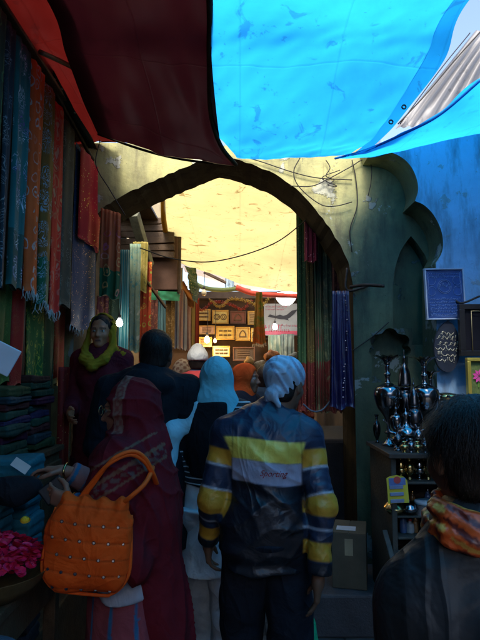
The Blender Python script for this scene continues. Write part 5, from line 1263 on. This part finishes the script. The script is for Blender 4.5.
# ---------------------------------------------------------------- 1 man in the striped jacket
def man_striped():
    X,Y=.112,2.36
    o=person('man seen from behind in banded navy, yellow and grey jacket and pale blue head cloth',X,Y,0,R(-3))
    J=rig(1.655,head=(.088,.035,1.58),yaw=-.55,pitch=-.12,neck=(.03,.0,1.43),sh_l=(-.178,0,1.365),sh_r=(.185,-.01,1.355),
          el_l=(-.235,-.03,1.09),wr_l=(-.265,.10,.865),el_r=(.235,-.10,1.08),wr_r=(.21,-.13,.80),
          hip_l=(-.09,0,.9),kn_l=(-.11,.10,.5),an_l=(-.11,.12,.09),kn_r=(.10,.02,.49),an_r=(.12,-.10,.09),hd_r=(-.05,.10,-1),hd_l=(-.02,.28,-1),curl_l=.55,curl_r=.35)
    body(J,o,.0058,(.17,.09,.055))
    f=top_f(J,.020,.80,0,.97,3,.009,1.03,(.052,.044,.040,.034),True,None,True)
    def colr(V):
        s=J['s']; c=np.tile(np.array([.014,.030,.065]),(len(V),1)); z=V[:,2]+.045*(V[:,0]-.02)+.005*np.sin(V[:,0]*14)
        blk=[.008,.011,.018]; yel=[.74,.60,.10]; gry=[.36,.38,.50]; org=[.58,.29,.03]; wht=[.45,.45,.5]
        c=soft(c,bandm(z,0,1.135),blk); c=soft(c,bandm(z,1.228,1.315),yel); c=soft(c,bandm(z,1.137,1.228),gry); c=soft(c,bandm(z,1.2265,1.2295,.004)*.5,[.3,.3,.1])
        for sd in('l','r'):
            t,dist=seg_t(V,J,sd)
            cc=np.tile(np.array([.02,.032,.065]),(len(V),1))
            for a,b,q in ((.12,.24,org),(.24,.255,wht),(.425,.44,wht),(.44,.57,org),(.655,.67,wht),(.75,.87,org)): cc=soft(cc,bandm(t,a,b,.014),q)
            cc=soft(cc,bandm(t,.885,2,.014),[.01,.013,.02])
            m=np.clip((np.abs(V[:,0]-.003)-(.143*s+.03*np.clip(1.38-V[:,2],0,.2)))/.006+.5,0,1)*np.clip((.1*s-dist)/.006,0,1)
            m=m[:,None]; c=c*(1-m)+cc*m
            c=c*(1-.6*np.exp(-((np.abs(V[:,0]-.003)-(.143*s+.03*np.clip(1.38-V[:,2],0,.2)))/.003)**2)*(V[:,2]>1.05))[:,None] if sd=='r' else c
        for zz in (1.05,.97,.895): c=c*(1-.5*np.exp(-((z-zz)/.0028)**2)*(np.abs(V[:,0])<.17))[:,None]
        return c
    jk=rigsave(J,f,o,'jacket',M_sil_c,colr,.0062,.12,.70,1.62)
    # embroidery script on the back: built along a curve just proud of the jacket
    V=np.array([v.co[:] for v in jk.data.vertices])
    tx=textobj('Sporting',.036,simple('red_thread',(.33,.04,.05),.8),jk,(0,0,0),ext=0,shear=.45,name='embroidery')
    bk=V[(V[:,1]<0)&(V[:,2]>1.1)&(V[:,2]<1.3)&(np.abs(V[:,0])<.15)]
    for v in tx.data.vertices:
        x=v.co.x*.9+.028; z=v.co.y+1.184-.045*x; d=(bk[:,0]-x)**2+(bk[:,2]-z)**2; k=np.argsort(d)[:6]; v.co=Vector((x,bk[k,1].min()-.0022,z))
    tx.rotation_euler=(0,0,0)
    quick_legs(J,o,.008,M_den,(.012,.016,.026),.93,.06,.02,1.1,4,'jeans')
    def tf(p):
        s=J['s']; M=rotz(J['yaw'])@rotx(J['pitch']); q=(p-J['head'])@M/s
        d=ell(q,(0,-.015,.042),(.088,.108,.088))
        d=smin(d,ell(q,(0,-.055,-.035),(.062,.052,.055)),.03)
        ang=q[:,2]*.8+q[:,1]*.9+.25*np.abs(q[:,0])
        d=d-.0035*np.sin(ang*170+wr(q,5,12,2.5))-wr(q,6,20,.006)
        d=smax(d,-(q[:,2]+.008-.75*np.minimum(q[:,1],0)),.01)
        d=smax(d,-cap(q,(0,.12,-.03),(0,.12,-.02),.075,.07,(1.0,.8,1)),.01)
        tail=cap(q,(.0,-.105,-.055),(.03,-.10,-.095),.022,.014,(1.5,.5,1))
        tail=smin(tail,cap(q,(-.01,-.105,-.055),(-.035,-.095,-.085),.022,.012,(1.4,.5,1)),.01)
        return smin(d,tail-wr(q,8,50,.003),.012)*s
    V,F=surfnet(tf,J['head']-.2,J['head']+.19,.0055)
    hc=mesh_obj('head_cloth',V,F,M_silk,o,vc=np.where((np.sin(V[:,0]*60+V[:,2]*35)>.93)[:,None],np.array([[.28,.33,.45]]),np.array([[.42,.55,.68]])))
    hair_o(J,o,.008,(.078,.097,.088),(0,-.018,.03),-.085,seed=2)
man_striped()
# ---------------------------------------------------------------- 2 woman with blue scarf
def woman_blue():
    o=person('woman seen from behind in a sky blue headscarf, black shawl and long white kurta',-.125,2.98,0,R(2))
    J=rig(1.66,1,head=(0,.02,1.585),el_l=(-.23,.03,1.10),wr_l=(-.2,.16,.93),el_r=(.23,.05,1.11),wr_r=(.17,.2,1.02),kn_l=(-.09,.16,.52),an_l=(-.09,.25,.15),kn_r=(.08,-.02,.5),an_r=(.08,-.14,.09))
    body(J,o,.009)
    swe=stripes_mat('striped_knit',(.5,.52,.55),(.012,.012,.016),.026,.22)
    f=top_f(J,.022,1.02,0,.96,13,.006,1.0,(.06,.052,.048,.038))
    rigsave(J,f,o,'striped_sweater',swe,(.1,.1,.1),.008,.1,.9,1.6)
    # kurta
    s=J['s']
    def kf(p):
        d=cap(p,(0,-.0,1.06*s),(0,.0,.52*s),.135*s,.185*s,(1.12,.8,1))
        d=d-wr(p,22,18,.013,(1,1,.25))-wr(p,25,30,.004)
        d=smax(d,.555*s+.012*np.sin(p[:,0]*16)-p[:,2],.008); return smax(d,p[:,2]-1.1*s,.02)
    garment('kurta',kf,(-.32,-.3,.45),(.32,.3,1.2),.008,M_clf,o,(.78,.82,.84))
    def sf(p):   # black shawl across the back
        d=torso_sdf(p,J,.036); a=arm_sdf(p,J,'l',.034); d=smin(d,a,.03)
        d=d-wr(p,31,15,.010,(1,1,.5))
        d=smax(d,p[:,0]-(.055+.12*np.clip(1.45-p[:,2],0,.5)*0),.015); d=smax(d,1.07*s-p[:,2],.01); return smax(d,p[:,2]-1.47*s,.02)
    garment('black_shawl',sf,(-.4,-.25,.9),(.2,.3,1.55),.008,M_clf,o,(.008,.008,.011))
    def df(p):   # pale dupatta over the left arm
        d=cap(p,(-.10*s,-.06,1.42*s),(-.225*s,-.085,1.30*s),.045,.05,(1.2,.8,1)); d=smin(d,cap(p,(-.235*s,-.085,1.30*s),(-.285*s,-.08,1.02*s),.052,.06,(1.15,.75,1)),.03)
        d=smin(d,cap(p,(-.285*s,-.08,1.05*s),(-.27*s,-.08,.9*s),.058,.05,(1.1,.6,1)),.03)
        return d-wr(p,41,22,.012,(1,1,.35))
    garment('pale_dupatta',df,(-.48,-.25,.75),(.1,.15,1.55),.008,M_clf,o,(.34,.62,.70))
    rigsave(J,hood_f(J,(.088,.112,.104),(0,-.022,.03),.03,seed=17,amp=.006),o,'headscarf',M_clf,(.20,.56,.64),.007,.12,1.2,1.85)
    tube('shoulder_strap',[(.10,-.10,1.42*s),(.125,-.135,1.33*s),(.13,-.15,1.2*s),(.14,-.14,1.04*s)],.010,simple('pale_blue_strap',(.30,.55,.65),.7),o)
    quick_legs(J,o,.009,M_clf,(.78,.80,.82),.9,.075,.03,1.35,9,'loose_trousers',(.03,.02,.015))
woman_blue()
# ---------------------------------------------------------------- 3 woman in maroon shawl, facing left
def woman_maroon():
    X,Y=-.43,2.2
    o=person('woman in spectacles and a maroon shawl facing left, holding out a small card',X,Y,0,R(84))
    J=rig(1.555,1,head=(0,.03,1.575),yaw=0,pitch=-.08,sh_l=(-.165,.0,1.375),el_l=(-.235,.02,1.115),wr_l=(-.135,.215,1.205),el_r=(.22,.12,1.14),wr_r=(.10,.345,1.285),
          hd_r=(-.06,1,.12),hn_r=(-.15,.05,-1),hd_l=(.05,1,.28),hn_l=(1,.1,.2),curl_l=.75,curl_r=.5,hip_l=(-.05,-.02,.9),hip_r=(.05,-.02,.9),kn_l=(-.05,-.01,.49),kn_r=(.05,-.01,.49),an_l=(-.06,0,.09),an_r=(.06,0,.09))
    s=J['s']
    body(J,o,.006,(.32,.14,.085))
    f=top_f(J,.018,.98,0,.965,53,.006,1.0,(.058,.05,.048,.04))
    def sc_(V):
        c=np.tile(np.array([.30,.07,.085]),(len(V),1))
        for sd in('l','r'):
            t,d=seg_t(V,J,sd); b=(np.mod(t,.115)<.03)&(t>.5)&(d<.09); c[b]=[.03,.15,.28]; b=(np.mod(t,.115)>.07)&(np.mod(t,.115)<.09)&(t>.5); c[b]=[.34,.16,.15]
        return c
    rigsave(J,f,o,'sweater',M_cl,sc_,.0065,.1,.85,1.5)
    def kf(p):
        d=cap(p,(0,0,1.05*s),(0,0,.78*s),.15*s,.185*s,(1.05,.9,1))-wr(p,61,18,.010,(1,1,.35))
        return smax(smax(d,.85*s+.03*np.sin(p[:,1]*14+p[:,0]*9)-p[:,2],.008),p[:,2]-1.1*s,.02)
    garment('white_kurta',kf,(-.3,-.3,.65),(.3,.3,1.1),.008,M_clf,o,(.36,.37,.42))
    def kf(p):
        d=cap(p,(0,0,.9*s),(0,0,.12*s),.175*s,.24*s,(1.0,.95,1))-wr(p,64,17,.018,(1,1,.18))-wr(p,66,36,.005,(1,1,.25))
        return smax(smax(d,.05-p[:,2],.008),p[:,2]-.86*s,.02)
    def kc(V):
        a=np.arctan2(V[:,0],V[:,1]); c=np.tile(np.array([.24,.05,.06]),(len(V),1)); m=np.mod(a*3.2+.6,2)<.28; c[m]=[.03,.12,.24]
        c[(V[:,2]<.42)&(V[:,2]>.34)]=[.05,.12,.16]; return c
    garment('long_skirt',kf,(-.36,-.36,0),(.36,.36,.9),.009,M_clf,o,kc)
    def shw(p):
        # hood
        q=(p-J['head'])/s
        d=ell(q,(0,-.034,.03),(.090,.108,.104)); d=smin(d,cap(q,(0,-.03,-.02),(0,-.06,-.14),.09,.105),.05)*s
        d=smax(d,-cap(q,(0,.055,-.03),(0,.25,-.03),.098,.13,(.95,1,1.25))*s,.010)
        b=cap(p,(0,-.02,1.34*s),(0,-.05,1.12*s),.148*s,.165*s,(1.12,.9,1))
        b=smin(b,cap(p,(0,-.06,1.15*s),(.02,-.15,.52*s),.155*s,.15*s,(1.1,.75,1)),.08)
        b=smin(b,cap(p,J['sh_l']+[0,0,0],J['el_l']+[0,.03,-.01],.09*s,.088*s),.05)
        b=smin(b,cap(p,J['el_l']+[0,.03,-.0],J['el_l']+[.03,-.10,-.12],.082*s,.07*s),.05)
        b=smin(b,cap(p,J['sh_r'],J['el_r'],.085*s,.08*s),.05)
        b=smin(b,cap(p,(-.06,.05,1.37*s),(.06,.05,1.37*s),.085*s,.085*s),.05)
        d=smin(d,b,.05)
        d=d-wr(p,71,13,.008,(1,1,.4))-wr(p,73,32,.003,(1,1,.4))
        ang=np.arctan2(p[:,0],p[:,1]+.02)
        d=d+.022*np.abs(np.sin(ang*4.5+p[:,2]*3+wr(p,75,6,1.4)))**.7*np.clip((1.36*s-p[:,2])*4,.1,1)-.010-.011*(1-np.abs(np.sin(p[:,2]*26+p[:,0]*14-p[:,1]*16+wr(p,76,9,2.0))))**3*np.clip((p[:,2]-1.1*s)*8,0,1)
        # front left open below the chest for the arms
        cutb=np.maximum(-(p[:,1]-(.115+.2*np.clip(p[:,2]-1.22*s,0,.3))), p[:,2]-1.22*s)
        d=smax(d,-cutb,.01)
        cut2=np.maximum(-(p[:,1]+.035+.02*np.sin(p[:,2]*20)-.9*np.clip(p[:,2]-1.0*s,0,.3)),p[:,2]-1.16*s)
        return smax(d,-cut2,.012)
    def shc(V):
        c=np.tile(np.array([.13,.007,.012]),(len(V),1)); q=(V-J['head'])/s
        hd=q[:,2]>-.09
        e=q[:,1]-.02*np.cos(q[:,2]*9)
        pat=(np.sin(V[:,2]*170)*np.sin(V[:,0]*150+V[:,1]*150)>.1)
        m=hd&(e>-.035)&(e<.01); c[m]=[.19,.05,.04]; m2=m&((e<-.029)|(e>.003)|pat); c[m2]=[.22,.11,.08]
        t,d=seg_t(V,J,'l'); w=V[:,2]*.9+V[:,1]*.55
        for a,b in ((1.135,1.15),(1.085,1.095),(1.20,1.21)):
            m=(~hd)&(w*1.0>a*s+.06)&(w<b*s+.06)&(V[:,0]<-.03); c[m]=[.17,.075,.045]
        m=(~hd)&(w>1.095*s+.06)&(w<1.135*s+.06)&(V[:,0]<-.03)&pat; c[m]=[.13,.06,.05]
        return c
    garment('maroon_shawl',shw,(-.42,-.42,.38),(.42,.36,1.78),.0068,M_clf,o,shc)
    hair_o(J,o,.008,(.08,.098,.09),(0,-.02,.03),-.06,seed=5,front=.05)
    # spectacles
    hp=J['head']; gl=[]
    for x in(-1,1):
        gl.append(tube_data([hp+np.array([x*.033+.023*math.cos(a*.5236),.095,-.002+.018*math.sin(a*.5236)])*1 for a in range(13)],.0016,30,6))
        gl.append(tube_data([hp+np.array([x*.055,.094,.004]),hp+np.array([x*.074,.05,.004]),hp+np.array([x*.08,.0,.0])],.0018,10,6))
    gl.append(tube_data([hp+np.array([-.011,.096,.002]),hp+np.array([0,.101,.005]),hp+np.array([.011,.096,.002])],.0016,8,6))
    multi('spectacles',gl,simple('gold_rim',(.5,.38,.2),.25,.9),o)
    w=J['wr_l']; dd=np.array([.05,1,.28]); dd/=np.linalg.norm(dd)
    ux=np.array([1,0,0.]); uz=np.cross(ux,dd)
    for k in (0,1): tube('bangle',[w-dd*(.002+.014*k)+.036*(ux*math.cos(a*.5236)+uz*math.sin(a*.5236)) for a in range(13)],.003,M_brass,o,40,6)
    w=J['wr_r']; tube('wrist_watch',[w-np.array([-.06,1,.12])*.005+.033*(ux*math.cos(a*.5236)+np.array([0,0,1])*math.sin(a*.5236)) for a in range(13)],.005,M_brass,o,40,6)
    M=Matrix.Rotation(R(84),3,'Z')
    wl=lambda v: Vector((X,Y,0))+M@Vector(tuple(v))
    hand=wl(J['wr_r']+np.array([-.012,.165,.008])); 
    cdo=boxo('paper_card',(0,0,0),(.075,.002,.04),simple('cream_card',(.62,.55,.5),.6,0,.1),rot=Matrix.Rotation(R(32),3,'Y')@Matrix.Rotation(R(-25),3,'X'),bev=0); cdo.location=hand+Vector((-.025,-.005,.015)); tag(cdo,'small cream card held out by the woman in maroon','card')
    hp2=wl(J['wr_l']+np.array([.035,.085,.035]))
    ph=boxo('dark_purse',(0,0,0),(.10,.022,.075),simple('black_leather',(.012,.012,.014),.4),rot=Matrix.Rotation(R(-38),3,'Y')@Matrix.Rotation(R(15),3,'Z'),bev=.006); ph.location=hp2; tag(ph,'small black purse clutched in her near hand','purse')
    # orange bag
    bc=P(89,545,1.93); b=thing('shoulder_bag','bright orange quilted cloth bag with mirror work on the maroon woman\'s arm','bag',bc,R(4)); b.scale=(.95,.95,.93); b.rotation_euler=(0,R(7),R(4))
    W,H_,T=.165,.175,.045
    def bf(p):
        x=p[:,0]; z=p[:,2]
        u=np.clip((z+H_)/(2*H_),0,1)
        wz=W*(1.0-.22*u**1.5); wz=wz-W*.62*(1-np.sqrt(np.clip(1-(1-np.minimum(u/.34,1))**2,0,1)))
        zb=-H_+.02*np.sin(x*9)
        d2=np.maximum((np.abs(x)-wz)*.85,np.maximum(z-H_+.012*np.cos(x*18),zb-z))
        th=.012+T*np.sqrt(np.clip(-d2/.08,0.0,1))*(1-.35*u)
        d=smax(d2,np.abs(p[:,1])-th,.02)*.7
        gath=.006*np.sin(x*95+1.5*np.sin(z*30))*np.clip((z-.05)*9,0,1)
        groove=.0022*np.exp(-((np.mod(z+.175,.058)-.029)/.003)**2)
        return d-gath+groove-wr(p,81,15,.009)
    V,F=surfnet(bf,(-.2,-.09,-.22),(.2,.09,.22),.0055)
    def bcx(V):
        c=np.tile(np.array([.80,.085,.006]),(len(V),1)); return soft(c,np.exp(-((np.mod(V[:,2]+.175,.058)-.029)/.003)**2)*.5,[.35,.05,.01])
    bag=mesh_obj('bag_body',V,F,M_cl,b,vc=bcx(V))
    pts=[]
    for k in range(30):
        a=k/29; side=-1 if k<15 else 1; u=(abs(a-.5)*2)**1.6*.85
        wz=W*(1.0-.22*u**1.5)-W*.62*(1-math.sqrt(max(0,1-(1-min(u/.34,1))**2)))
        z=-H_+u*2*H_; pts.append((side*wz,0,z))
    tube('piping',pts,.0065,simple('orange_piping',(.80,.10,.006),.7),b,80)
    VA=V; mir=[];thr=[]
    for r_ in range(5):
        for k in range(6):
            x=-.15+.05*k+(.025 if r_%2 else 0); z=-.145+.058*r_+.0
            if abs(x)>.145: continue
            bkm=VA[(VA[:,1]<0)]; d=(bkm[:,0]-x)**2+(bkm[:,2]-z)**2; i=np.argmin(d); y=bkm[i,1]
            if d[i]>.0001: continue
            mir.append(([ (x+.0042*math.cos(a*.785),y-.0018,z+.0042*math.sin(a*.785)) for a in range(8)],[list(range(8))]))
            thr.append(tube_data([(x+.0056*math.cos(a*.785),y-.001,z+.0056*math.sin(a*.785)) for a in range(9)],.0014,16,5))
    multi('mirror_work',mir,simple('mirror_disc',(.5,.5,.55),.15,1),b,False); multi('thread_rings',thr,simple('dark_thread',(.08,.03,.02),.8),b)
    for k,dx in enumerate((0,.028)):
        pp=[P(76+dx*120,500,1.95),P(92+dx*100,478,1.93),P(110+dx*120,458-dx*150,1.90),P(131+dx*100,448-dx*130,1.92),P(146+dx*60,454-dx*100,1.95),P(155+dx*50,468,1.99),P(160+dx*50,482,2.08)]
        Mi=Matrix.Rotation(R(4),3,'Z')@Matrix.Rotation(R(7),3,'Y'); Mi=Mi.inverted(); pp=[Mi@(p-bc) for p in pp]
        V,F=tube_data(pp,.008,40,8); mesh_obj('strap',V,F,simple('orange_piping',(.80,.10,.006),.7),b)
    pp=[Mi@(P(*q)-bc) for q in ((121,503,1.93),(133,493,1.91),(147,480,1.93),(154,468,1.98),(156,462,2.06))]
    V,F=tube_data(pp,.009,24,8); mesh_obj('strap',V,F,simple('orange_piping',(.80,.10,.006),.7),b)
woman_maroon()
# ---------------------------------------------------------------- 4 woman with yellow scarf, facing us, on the platform
def woman_yellow():
    o=person('dark haired woman in a yellow scarf facing the camera beside the left cloths',-.925,3.62,.4,R(180-6))
    J=rig(1.56,1,yaw=.08,el_l=(-.2,.03,1.10),wr_l=(-.14,.2,1.0),el_r=(.2,.03,1.10),wr_r=(.14,.2,1.02))
    body(J,o,.0056,(.44,.17,.08))
    rigsave(J,top_f(J,.018,.6,.04,.96,83,.006),o,'maroon_dress',M_cl,(.11,.010,.018),.009,.1,.5,1.5)
    quick_legs(J,o,.01,M_clf,(.05,.01,.015),.7,.05,.02,1.2,11)
    hair_o(J,o,.007,(.081,.098,.092),(0,-.02,.034),-.09,seed=7)
    s=J['s']
    def yf(p):
        q=(p-J['head'])/s
        # band over the back of the head then down both sides and looped below the chin
        d=ell(q,(0,-.035,.035),(.097,.108,.108)); d=smax(d,-(np.abs(ell(q,(0,-.035,.035),(.090,.101,.101)))*0+ell(q,(0,-.03,.03),(.086,.098,.098))),.004)
        d=smax(d,q[:,1]-.02+.15*(q[:,2]-.0),.006)
        for x in(-1,1):
            d=smin(d,cap(q,(.088*x,-.005,.02),(.100*x,.035,-.12),.017,.028),.02)
            d=smin(d,cap(q,(.100*x,.035,-.12),(.075*x,.13,-.20),.028,.032),.02)
            d=smin(d,cap(q,(.075*x,.13,-.20),(0,.175,-.255),.032,.032),.02)
        d=smin(d,cap(q,(-.1,.0,-.14),(-.17,.02,-.172),.038,.034),.02)
        d=smin(d,cap(q,(.09,.03,-.16),(.02,.15,-.21),.03,.03),.015)
        return d*s-wr(p,91,20,.0022)-.0022*np.sin(np.hypot(q[:,0]*1.0,q[:,2]+.06)*260+q[:,1]*50)
    garment('yellow_scarf',yf,J['head']-np.array([.28,.2,.36]),J['head']+np.array([.22,.3,.2]),.0065,M_clf,o,(.32,.20,.012))
woman_yellow()
# ---------------------------------------------------------------- 5 tall man in dark hooded coat
def man_dark():
    o=person('tall man seen from behind in a dark navy hooded coat, left of centre',-.50,3.0,0,R(-4))
    J=rig(1.82,yaw=-.15,pitch=-.15,head=(.03,.035,1.575),el_l=(-.25,.0,1.11),wr_l=(-.24,.16,.93),el_r=(.24,.03,1.11),wr_r=(.2,.2,.97),sh_l=(-.20,0,1.38),sh_r=(.20,0,1.38))
    body(J,o,.01,(.12,.06,.04)); s=J['s']
    def ex(p,d):
        h=ell(p,(.01,-.10*s,1.425*s),(.14*s,.075*s,.075*s)); h=smin(h,cap(p,(-.09*s,-.02,1.45*s),(.09*s,-.02,1.45*s),.055*s,.055*s),.04)
        return smin(d,h-wr(p,95,20,.008),.02)
    rigsave(J,top_f(J,.034,.62,.01,.97,93,.009,1.05,(.072,.06,.056,.046),True,ex),o,'hooded_coat',M_cl,(.008,.011,.016),.0085,.14,.5,1.75)
    hair_o(J,o,.007,(.085,.102,.096),(0,-.02,.036),-.085,1500,9)
    quick_legs(J,o,.011,M_den,(.012,.013,.018),.85,.06,.02,1.1,15)
man_dark()
# ---------------------------------------------------------------- people beyond the arch
def man_cap():
    o=person('man in a white crochet skullcap and red striped sweater, walking away in the lane',-.392,5.0,0,R(0))
    J=rig(1.80,pitch=-.05); body(J,o,.012,(.16,.08,.05)); s=J['s']
    rigsave(J,top_f(J,.025,.8,0,.97,103),o,'striped_sweater',stripes_mat('red_stripe_knit',(.38,.03,.03),(.03,.05,.10),.15,.68,.02),(.3,.03,.03),.012,.12,.7,1.75)
    garment('collar',lambda p: cap(p,J['neck']+[-.03,0,.0],J['neck']+[.03,0,.0],.085*s,.085*s)+wr(p,5,30,.004),J['neck']-.16,J['neck']+.16,.01,M_cl,o,(.03,.09,.22))
    def cf(p):
        q=(p-J['head'])/s; d=ell(q,(0,-.014,.04),(.093,.112,.09)); d=smin(d,cap(q,(0,-.014,.09),(0,-.014,.1),.064,.06),.02); return smax(d,.008-q[:,2],.006)*s-.0015*np.sin(np.arctan2(q[:,0],q[:,1])*24)*np.sin(q[:,2]*200)
    garment('skullcap',cf,J['head']-.2,J['head']+.2,.008,M_cl,o,(.55,.55,.52))
    hair_o(J,o,.009,(.078,.094,.078),(0,-.014,.02),-.07,seed=12); quick_legs(J,o,.013,M_den,(.02,.02,.03))
man_cap()
def simple_person(label,x,y,H,rz,top,fem=0,scarf=None,scol=None,seed=0,pattern=None,yaw=0,skin=SKIN,legs=(.02,.02,.03),h=.011,amp=.006):
    o=person(label,x,y,0,rz); J=rig(H,fem,yaw=yaw); body(J,o,.008 if h<.011 else .012,skin)
    rigsave(J,top_f(J,.024,.6 if fem else .78,.03 if fem else 0,.96,seed+200,.007),o,'kurta' if fem else 'jacket',M_clf,top,h,.12,.5,1.75)
    quick_legs(J,o,.013,M_clf,legs,.8)
    if scarf:
        def pc_(V):
            c=np.tile(np.array(scol),(len(V),1))
            if pattern is not None: m=(np.sin(V[:,0]*90)*np.sin(V[:,2]*90+V[:,1]*60)>.15); c[m]=pattern
            return c
        rigsave(J,hood_f(J,seed=seed+9,open_r=.072,amp=amp),o,'headscarf',M_clf,pc_,.008,.12,1.1,1.9)
    hair_o(J,o,.009,(.081,.099,.092) if not scarf else (.08,.096,.088),(0,-.02,.034),-.08,seed=seed)
    return o
simple_person('person in a beige patterned headscarf behind the tall dark coat man',-.575,5.4,1.70,R(10),(.10,.07,.05),1,True,(.36,.28,.20),21,(.18,.10,.07))
simple_person('woman in a vivid orange headscarf turned to the right in the lane',.035,4.22,1.645,R(-112),(.02,.02,.03),1,True,(.62,.085,.012),22,h=.0105,amp=.009)
simple_person('dark haired person in a dark blue top just behind the woman in orange',.215,4.55,1.64,R(-25),(.015,.03,.05),0,None,None,23,yaw=.2)
simple_person('distant man in a dark red shirt before the goods counter',.56,6.3,1.66,R(15),(.12,.03,.02),0,None,None,24)
simple_person('distant woman in a cream headscarf between the blue scarf woman and white cap man',-.235,6.4,1.70,R(-10),(.08,.08,.1),1,True,(.42,.36,.28),25)
# ---------------------------------------------------------------- foreground shopper at right
def near_right():
    X,Y=.448,1.06
    o=person('near shopper with black hair, orange silk scarf and black coat at the right edge',X,Y,0,R(-2))
    J=rig(1.545,1,yaw=.30,pitch=-.12,head=(.0,.03,1.58),neck=(0,0,1.41),chest=(0,0,1.21),sh_l=(-.125,0,1.285),sh_r=(.15,0,1.29),el_l=(-.160,-.0,1.03),wr_l=(-.15,.12,.84))
    body(J,o,.006,(.22,.11,.065)); s=J['s']
    def ex(p,d):
        h=cap(p,(-.12*s,-.03,1.33*s),(.0,-.125*s,1.26*s),.042*s,.04*s); h=smin(h,cap(p,(.0,-.125*s,1.26*s),(.12*s,-.03,1.33*s),.04*s,.042*s),.03)
        h=smin(h,ell(p,(0,-.12*s,1.19*s),(.11*s,.045*s,.10*s)),.04)
        return smin(d,h-wr(p,115,22,.009),.012)
    rigsave(J,top_f(J,.030,.62,.02,.97,113,.009,1.0,(.064,.056,.052,.044),False,ex),o,'black_coat',vcol_cloth('waxed_cotton',.5,.5,9,.3,90),(.015,.017,.020),.006,.12,.55,1.5)
    hair_o(J,o,.0045,(.084,.103,.096),(0,-.022,.034),-.10,5000,14)
    def sf(p):
        d=None
        for k in range(2):
            a=np.linspace(0,6.283,14); pts=[J['neck']+np.array([(.08+.012*k)*s*math.cos(x),-.0+(.078+.012*k)*s*math.sin(x),(.062-.026*k+.014*math.sin(x+k*1.1))*s]) for x in a]
            for i in range(13):
                e=cap(p,pts[i],pts[i+1],.021,.021); d=e if d is None else smin(d,e,.008)
        return d-wr(p,121,30,.010)-.002*np.sin(p[:,2]*260+p[:,0]*90)
    def scc(V):
        t=np.sin(V[:,0]*130+V[:,2]*200)+np.sin(V[:,1]*170-V[:,2]*120+V[:,0]*60+1); c=np.tile(np.array([.55,.085,.015]),(len(V),1)); c[t>.75]=[.72,.40,.09]; c[t<-1.0]=[.12,.02,.015]; return c
    garment('silk_scarf',sf,J['neck']-.17,J['neck']+.17,.0055,M_silk,o,scc)
    quick_legs(J,o,.012,M_den,(.012,.013,.018),.8)
near_right()
# ================================================================ light
w=bpy.data.worlds.new('World'); sc.world=w; w.use_nodes=True; nt=w.node_tree
bg=nt.nodes['Background']; sky=nt.nodes.new('ShaderNodeTexSky'); sky.sky_type='NISHITA'; sky.sun_disc=False
EL,AZ=R(53),R(188)   # direction towards the sun: azimuth measured from +Y clockwise
sky.sun_elevation=EL; sky.sun_rotation=AZ; sky.air_density=1.0; sky.dust_density=4.0; sky.ozone_density=1.0
nt.links.new(sky.outputs[0],bg.inputs[0]); bg.inputs[1].default_value=.15
sd=bpy.data.lights.new('sun','SUN'); sd.energy=1.5; sd.angle=R(14); sd.color=(1,.96,.88)
so=bpy.data.objects.new('sun',sd); col.objects.link(so); so.location=(0,0,20)
d=Vector((math.sin(AZ)*math.cos(EL),math.cos(AZ)*math.cos(EL),math.sin(EL))); so.rotation_euler=d.to_track_quat('Z','Y').to_euler()
vs=sc.view_settings; vs.view_transform='Standard'; vs.look='None'; vs.gamma=1; vs.use_curve_mapping=False; vs.exposure=EXPO
c=sc.cycles; c.max_bounces=8; c.diffuse_bounces=5; c.glossy_bounces=3; c.transmission_bounces=6; c.use_denoising=True
c.sample_clamp_indirect=4; c.caustics_reflective=False; c.caustics_refractive=False
